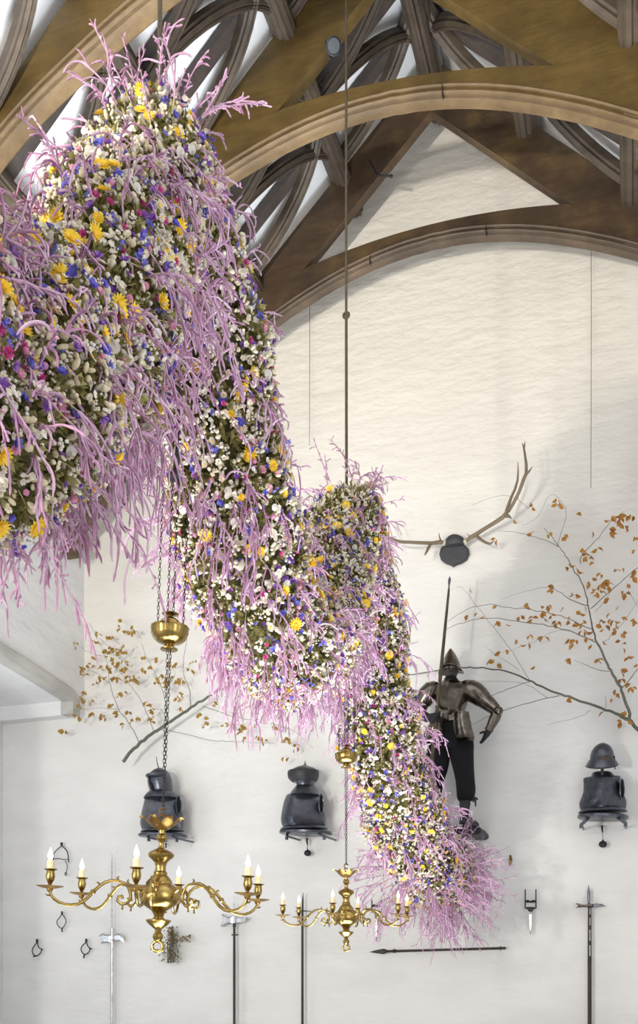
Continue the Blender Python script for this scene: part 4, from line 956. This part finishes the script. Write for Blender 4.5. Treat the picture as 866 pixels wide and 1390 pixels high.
mainsR = [[(900, 1012, 7.80, .016), (866, 989.5, 7.82, .014), (854, 977, 7.82, .014), (835, 969, 7.82, .011), (816, 961, 7.82, .010), (779, 948, 7.82, .009), (756, 941, 7.83, .0085), (728, 928.5, 7.84, .0075), (705, 917, 7.86, .007), (677, 908.6, 7.89, .006), (648, 906, 7.92, .0055), (628, 906, 7.95, .005), (600, 909, 7.97, .005), (560, 915, 7.97, .0035), (528, 925, 7.97, .002)],
          [(855, 978, 7.82, .013), (853, 966, 7.80, .012), (848, 950, 7.78, .0115), (844, 938, 7.77, .011), (835, 920, 7.76, .0105), (827, 907, 7.75, .010), (820, 890, 7.75, .009), (811, 874, 7.75, .008), (806, 859, 7.76, .0065), (800, 830.5, 7.77, .0055), (795, 808, 7.78, .0045), (785, 782, 7.80, .004), (770.6, 759, 7.82, .0033), (759, 742, 7.84, .0026), (739, 717, 7.88, .002)]]
twR = [(7.77, T1((660, 745), (560, 700), (440, 665), (330, 650), (150, 630), (0, 662), (-60, 690)), .0042),
       (7.77, T1((645, 680), (580, 655), (500, 620), (380, 595), (250, 575), (130, 567), (30, 600), (-40, 645)), .0036),
       (7.78, T1((630, 570), (560, 550), (500, 510), (440, 480)), .0042), (7.78, T1((640, 585), (700, 530), (780, 460), (866, 390), (920, 350)), .0042),
       (7.78, T1((590, 370), (600, 330), (680, 245), (720, 190), (760, 150), (800, 120)), .0035), (7.84, T1((490, 290), (400, 250), (300, 225), (200, 215)), .0028),
       (7.76, T1((730, 885), (640, 865), (560, 830)), .003), (7.84, T1((350, 935), (240, 970), (150, 1005), (90, 1010)), .003), (7.83, T1((490, 1000), (350, 1035), (220, 1075), (130, 1110), (60, 1150)), .0035),
       (7.83, T1((350, 930), (270, 800), (150, 640), (40, 500), (0, 480)), .002), (7.80, T1((790, 965), (820, 930), (866, 870), (910, 820)), .0045), (7.8, T1((660, 600), (700, 560), (760, 470)), .002),
       (7.83, T1((712, 1060), (712, 1000)), .0025), (7.83, T1((640, 1070), (560, 1110), (430, 1140)), .0018), (7.84, T1((480, 290), (520, 150), (510, 90), (450, 40), (380, 150), (310, 190)), .0018), (7.80, T1((820, 500), (866, 580)), .002),
       (7.86, T1((440, 480), (330, 500), (210, 540)), .0015), (7.84, T1((350, 110), (250, 45), (110, 75), (70, 95)), .0014), (7.8, T1((700, 750), (760, 690), (830, 600), (866, 540)), .002), (7.85, T1((300, 880), (180, 800), (130, 760)), .0015), (7.85, T1((560, 700), (480, 690), (330, 760), (200, 800)), .0015), (7.86, T1((430, 1010), (340, 950), (200, 930), (60, 935)), .0018)]
clR = [(490, 80, 3), (480, 65, 2), (350, 95, 2), (300, 50, 1), (578, 130, 2), (350, 215, 2), (448, 225, 2), (530, 240, 2), (645, 215, 1), (672, 290, 2), (740, 215, 5), (745, 150, 5), (785, 160, 6), (800, 130, 4), (835, 145, 3), (820, 185, 2), (855, 230, 2), (850, 310, 2), (590, 300, 2), (605, 325, 3), (635, 335, 3), (660, 370, 1), (530, 375, 3), (575, 400, 2), (700, 415, 3), (760, 400, 2), (800, 388, 1), (640, 450, 3), (700, 465, 7), (730, 455, 6), (680, 490, 4), (665, 510, 3), (820, 470, 2), (800, 510, 5), (730, 540, 2), (770, 575, 1), (845, 400, 2), (60, 497, 1), (190, 567, 1), (45, 602, 1), (98, 605, 1), (125, 612, 1), (195, 635, 2), (233, 658, 1), (300, 622, 2), (335, 565, 3), (395, 590, 3), (450, 605, 2), (440, 570, 2), (507, 582, 1), (360, 630, 4), (420, 630, 1), (475, 650, 4), (520, 630, 2), (560, 650, 3), (590, 640, 3), (585, 600, 2), (600, 690, 4), (625, 720, 2), (645, 755, 2), (535, 730, 3), (565, 750, 3), (410, 728, 3), (358, 710, 2), (300, 735, 1), (335, 762, 3), (225, 787, 2), (170, 830, 3), (190, 850, 2), (373, 852, 1), (540, 822, 2), (680, 825, 3), (700, 735, 1), (660, 660, 3), (690, 640, 3), (740, 635, 4), (710, 675, 2), (760, 680, 3), (790, 700, 3), (790, 625, 2), (845, 640, 4), (790, 745, 2), (790, 770, 1), (820, 815, 2), (860, 850, 1), (790, 890, 3), (800, 915, 3), (835, 960, 4), (775, 990, 4), (800, 1080, 2), (540, 1015, 2), (690, 1070, 1), (795, 1118, 2), (828, 1120, 1), (735, 1015, 1), (735, 600, 1), (830, 435, 2), (192, 245, 2), (270, 165, 1), (440, 480, 3), (550, 515, 3), (605, 560, 1), (760, 645, 1)]
lvR = [(z1(x+rng.normal(0, 7), y+rng.normal(0, 7))+(1,)) for x, y, n in clR for _ in range(n)]
branch('beech_branch', 'large branch with golden brown leaves on the right side of the end wall', mainsR, twR, lvR, 'beech', .050)
def z2(x, y): return 80+x/2.4056, 820+y/2.4056
def T2(*pts): return [z2(*p) for p in pts]
mainsL = [[(167, 1034, 7.74, .017), (176, 1022, 7.75, .0165), (188, 1011, 7.76, .016), (203, 999, 7.77, .0155), (217, 989, 7.78, .015), (238, 975, 7.79, .014), (259, 961, 7.80, .013), (280, 948, 7.82, .012), (296, 938, 7.83, .011), (330, 924, 7.85, .009), (370, 905, 7.87, .007)]]
twL = [(7.75, T2((262, 455), (235, 400), (200, 350), (178, 300), (165, 250), (155, 180), (100, 60)), .0036), (7.77, T2((310, 415), (290, 360), (270, 320), (230, 260), (190, 215), (160, 180)), .0032), (7.78, T2((355, 390), (350, 330), (335, 270), (310, 220), (285, 170), (270, 130)), .0032),
       (7.80, T2((430, 340), (428, 300), (420, 260), (405, 215), (415, 130), (420, 90)), .0036), (7.78, T2((330, 408), (400, 422), (500, 445), (560, 450), (620, 452), (700, 455)), .003), (7.82, T2((470, 335), (520, 350), (560, 365), (660, 385), (760, 410), (830, 470)), .003),
       (7.76, T2((195, 345), (120, 340), (40, 350), (20, 365)), .0018), (7.75, T2((165, 260), (130, 230), (80, 210), (60, 200)), .002), (7.75, T2((150, 170), (100, 160), (60, 130)), .002), (7.77, T2((340, 290), (380, 230), (350, 200)), .002), (7.75, T2((130, 110), (210, 180), (240, 240)), .002), (7.8, T2((590, 420), (600, 400), (620, 380)), .002)]
clL = [(x, y) for x, y in ((200, 50), (195, 80), (215, 85), (245, 80), (235, 90), (125, 92), (115, 120), (155, 105), (165, 110), (148, 145), (165, 140), (180, 145), (195, 150), (210, 140), (150, 150), (165, 155), (205, 180), (200, 190), (180, 185), (165, 175), (190, 195), (215, 190), (220, 155), (70, 205), (82, 210), (95, 200), (75, 225), (88, 230), (110, 205), (135, 210), (145, 235), (165, 215), (150, 200), (170, 240), (180, 235), (190, 240), (205, 210), (215, 205), (230, 235), (240, 240), (250, 245), (260, 240), (225, 250), (205, 285), (195, 290), (255, 250), (130, 240), (120, 255), (80, 285), (75, 300), (110, 310), (75, 315), (68, 330), (60, 360), (68, 365), (105, 355), (110, 360), (135, 360), (145, 365), (185, 350), (190, 355), (165, 330), (175, 325), (228, 348), (255, 370), (240, 380), (205, 395), (290, 320), (298, 325), (300, 340), (305, 350), (300, 370), (295, 375), (350, 240), (355, 250), (345, 255), (390, 300), (395, 290), (388, 250), (385, 240), (350, 265), (440, 190), (430, 215), (475, 380), (480, 385), (545, 392), (600, 398), (605, 405), (595, 410), (655, 430), (660, 440), (665, 445), (710, 400), (715, 405), (735, 440), (745, 450), (755, 440), (770, 465), (775, 460), (745, 500), (640, 390), (455, 355), (500, 320), (370, 200), (380, 190), (360, 190), (10, 408), (15, 405), (395, 335), (600, 440), (280, 170), (300, 200), (320, 175), (270, 210), (330, 235), (315, 250), (405, 250), (55, 130), (40, 160), (100, 170), (560, 395))]
lvL = [(z2(x+rng.normal(0, 4), y+rng.normal(0, 4))+(1,)) for x, y in clL for _ in (0, 1, 2)]
branch('beech_branch', 'grey green branch with ochre leaves on the wall left, below the garland', mainsL, twL, lvL, 'beech2', .046)

# ---- weapons low on the wall
def blade(mb, pts, Y, th=.006):
    "flat forged plate with a bevelled edge, outline in pixels"
    P_ = [W(x, y, Y) for x, y in pts]; c = sum(P_, Vector((0, 0, 0)))/len(P_); n = len(P_); 
    V = [p for p in P_]+[c+(p-c)*.7+Vector((0, -th, 0)) for p in P_]+[c+(p-c)*.7+Vector((0, th, 0)) for p in P_]
    Fc = [(j, (j+1) % n, n+(j+1) % n, n+j) for j in range(n)]+[(j, 2*n+j, 2*n+(j+1) % n, (j+1) % n) for j in range(n)]+[tuple(range(n, 2*n)), tuple(range(3*n-1, 2*n-1, -1))]
    mb.add(V, Fc)
YW = 7.93
def halberd(x, tip, head, label, b1, b2, hmat, smat, spike_r, mid):
    r = thing('halberd', label, 'halberd', W(x, 1400, YW))
    mb = MB(); ptube(mb, [(x, mid, YW, .012), (x, 1300, YW, .013), (x, 1520, YW, .013)], 8); build('shaft', mb, smat, r)
    mb = MB(); ptube(mb, [(x, tip, YW, .0012), (x, tip+12, YW, spike_r), (x, head-6, YW, spike_r*1.1), (x, mid+1, YW, .011)], 6); build('spike', mb, hmat, r)
    mb = MB(); blade(mb, b1, YW); build('axe_blade', mb, hmat, r, False)
    mb = MB(); blade(mb, b2, YW); build('back_hook', mb, hmat, r, False)
    mb = MB(); ptube(mb, [(x, mid-3, YW, .014), (x, mid, YW, .017), (x, mid+3, YW, .014)], 8); ptube(mb, [(x-3.5, mid+13, YW, .007), (x+5, mid+13, YW-.01, .007)], 6); build('socket_collar', mb, smat, r)
    return r
halberd(152, 1159, 1262, 'pale steel halberd with a long spike on the wall left of the nearer chandelier', [(151, 1270), (145, 1269), (139, 1266.5), (134.5, 1270), (138, 1273.5), (139.5, 1277), (136.5, 1281), (143, 1279.5), (151, 1280)], [(153, 1270), (159, 1267), (164, 1268), (167, 1273), (168.5, 1280), (166, 1279), (163, 1275.5), (158, 1277), (153, 1278.5)], 'steel_bright', 'steel_bright', .007, 1263)
halberd(318, 1216, 1243, 'dark shafted halberd with a pale steel axe head, right of the nearer chandelier', [(317, 1244), (309, 1245), (303, 1240.5), (300.5, 1241), (304, 1248), (299, 1257), (303, 1258.5), (309, 1254), (317, 1254)], [(319, 1244), (327, 1246), (337, 1245), (334, 1250), (328, 1253), (319, 1254)], 'steel_bright', 'haft', .008, 1256)
r = thing('pole_arm', 'thin dark pole with a small crossbar behind the farther chandelier', 'pole arm', W(410.5, 1400, YW))
mb = MB(); ptube(mb, [(410.5, 1240, YW, .011), (410.5, 1520, YW, .013)], 8); build('shaft', mb, 'haft', r)
mb = MB(); ptube(mb, [(411.5, 1211, YW, .001), (411, 1222, YW, .008), (410.6, 1240, YW, .010)], 8); ptube(mb, [(401, 1236.5, YW, .003), (410, 1236.5, YW, .007), (422, 1237, YW, .003)], 6); build('head', mb, 'iron', r)
# poleaxe on the right
r = thing('war_hammer', 'dark war hammer with top spike and curved beak standing upright at the lower right', 'war hammer', W(800.5, 1400, YW))
mb = MB(); ptube(mb, [(800.3, 1231, YW, .014), (800.3, 1300, YW, .016), (800.3, 1520, YW, .016)], 8); build('shaft', mb, 'haft', r)
for k, (y0, y1) in enumerate(((1233, 1241), (1246, 1256), (1262, 1277), (1283, 1298))):
    mb = MB(); p, q = W(800.8, y0, YW-.017), W(800.8, y1, YW-.017); mb.tube([p, q], .0055, 6); build('langet', mb, 'steel_bright', r)
mb = MB(); blade(mb, [(798.7, 1200.5), (801.5, 1212), (801.3, 1222), (800.3, 1228), (798.2, 1228), (796.8, 1220), (797, 1210)], YW, .012); build('top_spike', mb, 'steel_dark', r, False)
mb = MB(); blade(mb, [(803, 1227.5), (809, 1226.3), (816, 1227), (822.5, 1230), (815, 1230.8), (809, 1231.5), (803, 1231.5)], YW, .012); build('beak', mb, 'steel_dark', r, False)
mb = MB(); ptube(mb, [(798, 1229.5, YW, .012), (790, 1229.5, YW, .010), (787.5, 1229.5, YW, .015), (785, 1229, YW, .016)], 8); ptube(mb, [(786, 1228, YW, .01), (781.5, 1226.5, YW, .003)], 6); ptube(mb, [(786, 1230.5, YW, .01), (781.5, 1232.5, YW, .003)], 6); build('hammer_head', mb, 'steel', r)
mb = MB(); ptube(mb, [(796.5, 1229.5, YW, .015), (800.3, 1229.5, YW, .02), (804, 1229.5, YW, .015)], 8); build('socket', mb, 'steel', r)
# punch daggers
def katar(x, y0, ybar, ybase, ytip, w, label, bright):
    r = thing('punch_dagger', label, 'dagger', W(x, ybase, YW)); s = w/2
    for sg in (-1, 1):
        mb = MB(); ptube(mb, [(x+sg*s, y0, YW, .0055), (x+sg*s, ybase, YW, .006)], 6); build('side_bar', mb, 'iron', r)
    mb = MB(); ptube(mb, [(x-s, ybar, YW, .008), (x-s*.5, ybar-.8, YW, .013), (x-s*.2, ybar, YW, .008), (x+s*.2, ybar, YW, .010), (x+s*.5, ybar-.8, YW, .013), (x+s, ybar, YW, .008)], 8); build('grip', mb, 'iron', r)
    mb = MB(); blade(mb, [(x-s-.5, ybase), (x-s*.6, ybase-2), (x+s*.6, ybase-2), (x+s+.5, ybase), (x+s*.5, ybase+2), (x+s*.35, ybase+5), (x-s*.35, ybase+5), (x-s*.5, ybase+2)], YW, .008); build('guard', mb, 'iron', r, False)
    mb = MB(); blade(mb, [(x-s*.42, ybase+3), (x+s*.42, ybase+3), (x+s*.30, (ybase+ytip)/2), (x+s*.2, ytip-4), (x, ytip), (x-s*.2, ytip-4), (x-s*.30, (ybase+ytip)/2)], YW, .01); build('blade', mb, bright, r, False)
katar(720.2, 1207, 1224, 1233, 1269, 14.5, 'punch dagger with a bright blade between the garland end and the war hammer', 'steel_bright')
katar(511.3, 1222, 1230, 1238, 1279, 13, 'punch dagger with a dull grey blade behind the farther chandelier arm', 'steel')
# boar spear lying level
r = thing('spear', 'long spear fixed level along the wall at the bottom centre', 'spear', W(600, 1289.5, YW))
mb = MB(); mb.tube([W(526, 1291.3, YW), W(605, 1289.2, YW), W(686.5, 1287, YW)], .011, 8); build('shaft', mb, 'haft', r)
mb = MB(); blade(mb, [(501, 1292.3), (512, 1289.3), (521, 1287.7), (527, 1290), (527, 1292.4), (521, 1295.2), (512, 1294.2)], YW, .012); build('spearhead', mb, 'iron', r, False)
mb = MB(); ptube(mb, [(535.5, 1288, YW, .006), (535.5, 1293.5, YW, .006)], 6); ptube(mb, [(679.5, 1284.5, YW, .006), (679.5, 1290, YW, .006)], 6); ptube(mb, [(533, 1291, YW, .014), (538, 1290.8, YW, .014)], 8); build('lug', mb, 'iron', r)
mb = MB(); ptube(mb, [(692.6, 1161, 7.95, .008), (693.4, 1165, 7.94, .012), (693, 1168, 7.93, .014), (692.6, 1172, 7.94, .011), (692, 1175, 7.95, .007)], 8); p = W(693, 1168, 7.93); mb.tube([p, Vector((p.x, 8.0, p.z))], .008, 6); one('wall_fitting', mb, 'brass_dull', 'small brass and iron fitting on the wall right of the garland end', 'fitting')
mb = MB(); p = W(643.5, 1271.5, 7.97); mb.ell(p, .011, .011, .011, 8, 6); mb.tube([p, Vector((p.x, 8.0, p.z))], .006, 6); one('nail', mb, 'haft', 'rusty nail head in the wall above the level spear', 'nail')
# bits and stirrups
def z4(x, y): return 30+x/5.773, 1130+y/5.773
def irons(name, label, cat, loops):
    p = z4(*loops[0][0][0]); r = thing(name, label, cat, W(p[0], p[1], 7.95))
    for pts, rad, pn in loops:
        A = catmull(np.array([list(W(*z4(*q), 7.95)) for q in pts]), 4); mb = MB(); mb.tube([Vector(a) for a in A], rad, 6); build(pn, mb, 'iron', r)
irons('horse_bit', 'iron horse bit hanging on the wall, topmost of the ironwork at the left edge', 'horse bit', [([(310, 78), (310, 105)], .012, 'hook'), ([(308, 108), (280, 130), (250, 165), (247, 205), (235, 230), (232, 260), (235, 300), (220, 325)], .0045, 'cheek_bar'), ([(312, 108), (335, 125), (355, 155), (362, 190), (365, 235)], .0055, 'cheek_bar'), ([(247, 208), (290, 204), (320, 212), (360, 212)], .004, 'mouthpiece'), ([(335, 222), (352, 250), (352, 290), (340, 330)], .004, 'shank'), ([(218, 300), (208, 318), (218, 332), (230, 318), (222, 302)], .003, 'ring'), ([(340, 310), (333, 325), (342, 340), (352, 325), (344, 312)], .003, 'ring')])
irons('stirrup', 'small iron stirrup on the wall under the horse bit', 'stirrup', [([(313, 618), (313, 640)], .010, 'hook'), ([(312, 640), (295, 665), (272, 700), (285, 735), (313, 752), (332, 730), (345, 695), (330, 660), (315, 640)], .0045, 'bow'), ([(313, 752), (313, 780)], .007, 'tread')])
irons('stirrup', 'iron stirrup in the lower left corner, leftmost of the ironwork', 'stirrup', [([(117, 835), (118, 862)], .012, 'hook'), ([(117, 862), (95, 890), (80, 920), (85, 950), (103, 966), (135, 955), (152, 920), (130, 900), (120, 862)], .0055, 'bow'), ([(88, 972), (118, 966)], .007, 'tread'), ([(152, 912), (156, 925)], .009, 'knob')])
irons('stirrup', 'iron stirrup with a side knob, left of the pale halberd', 'stirrup', [([(503, 833), (503, 860)], .012, 'hook'), ([(502, 862), (475, 885), (462, 915), (475, 945), (495, 955), (520, 940), (533, 910), (515, 890), (505, 862)], .0055, 'bow'), ([(525, 908), (545, 912)], .007, 'knob'), ([(488, 958), (483, 985)], .008, 'tread')])
# dried posy
p = W(232, 1256, 7.93); r = thing('dried_posy', 'brown dried posy hanging on the wall behind the bottom of the nearer chandelier', 'posy', p)
mb = MB()
for k in range(26):
    t = rng.uniform(-1, 1); q = Vector((p.x+.05*t+.02, 7.9+rng.uniform(-.04, .05), p.z-.35)); mb.tube([p+Vector((0, .03, 0)), (p+q)/2+Vector((.03*t, 0, 0)), q], .002, 4)
build('stalks', mb, 'twig', r)
mb = MB()
for k in range(420):
    u = rng.uniform(0, 1); side = rng.uniform() < .22
    if side: x, y = 238+rng.uniform(-4, 20), 1274+rng.normal(0, 2.5)
    else: x, y = 232+rng.normal(0, 3+5*u), 1259+u*48
    leafmesh(mb, W(x, y, 7.9+rng.uniform(-.05, .05)), rng.normal(0, 1, 3), .022, k)
build('dried_heads', mb, 'posy', r)['kind'] = 'stuff'

# ------------------------------------------------------------------ light
def area(name, loc, target, size, power, col=(1, 1, 1), sy=None, spread=None):
    l = bpy.data.lights.new(name, 'AREA'); l.energy = power; l.color = col; l.shape = 'RECTANGLE'; l.size = size; l.size_y = sy or size
    if spread: l.spread = spread
    o = bpy.data.objects.new(name, l); COL.objects.link(o); o.location = loc
    o.rotation_euler = (Vector(target)-Vector(loc)).to_track_quat('-Z', 'Y').to_euler(); return o
area('fill_light_behind', (0.4, -4.8, 3.2), (0, 8, 4.0), 5.5, 155, (1, .985, .97), 4.5)  # broad soft fill added behind the camera
area('window_light_left', (-4.4, 5.4, 2.6), (0, 6.4, 2.8), 1.8, 70, (.78, .88, 1), 2.6)
area('fill_light_right', (3.4, 1.5, 3.2), (-3, 6.5, 5), 2.2, 125, (.88, .94, 1), 2.6)  # unseen fill added to brighten the upper left wall
area('hall_lamp', (-2.9, -3.0, 2.0), (.5, 8, 4.2), .2, 370, (1, .96, .9))
area('uplight', (-1.5, -2.6, 3.4), (.3, 6.5, 8.4), .35, 220, (1, .94, .84), spread=1.6)
area('roof_fill_light', (-.3, 4.9, .3), (-.3, 4.9, 9), 4.2, 365, (.90, .95, 1), 4.0, spread=1.15)  # wide fill added low in the hall to brighten the roof
w = bpy.data.worlds.new('world'); SC.world = w; w.use_nodes = True; w.node_tree.nodes['Background'].inputs[0].default_value = (.8, .88, 1, 1); w.node_tree.nodes['Background'].inputs[1].default_value = .4
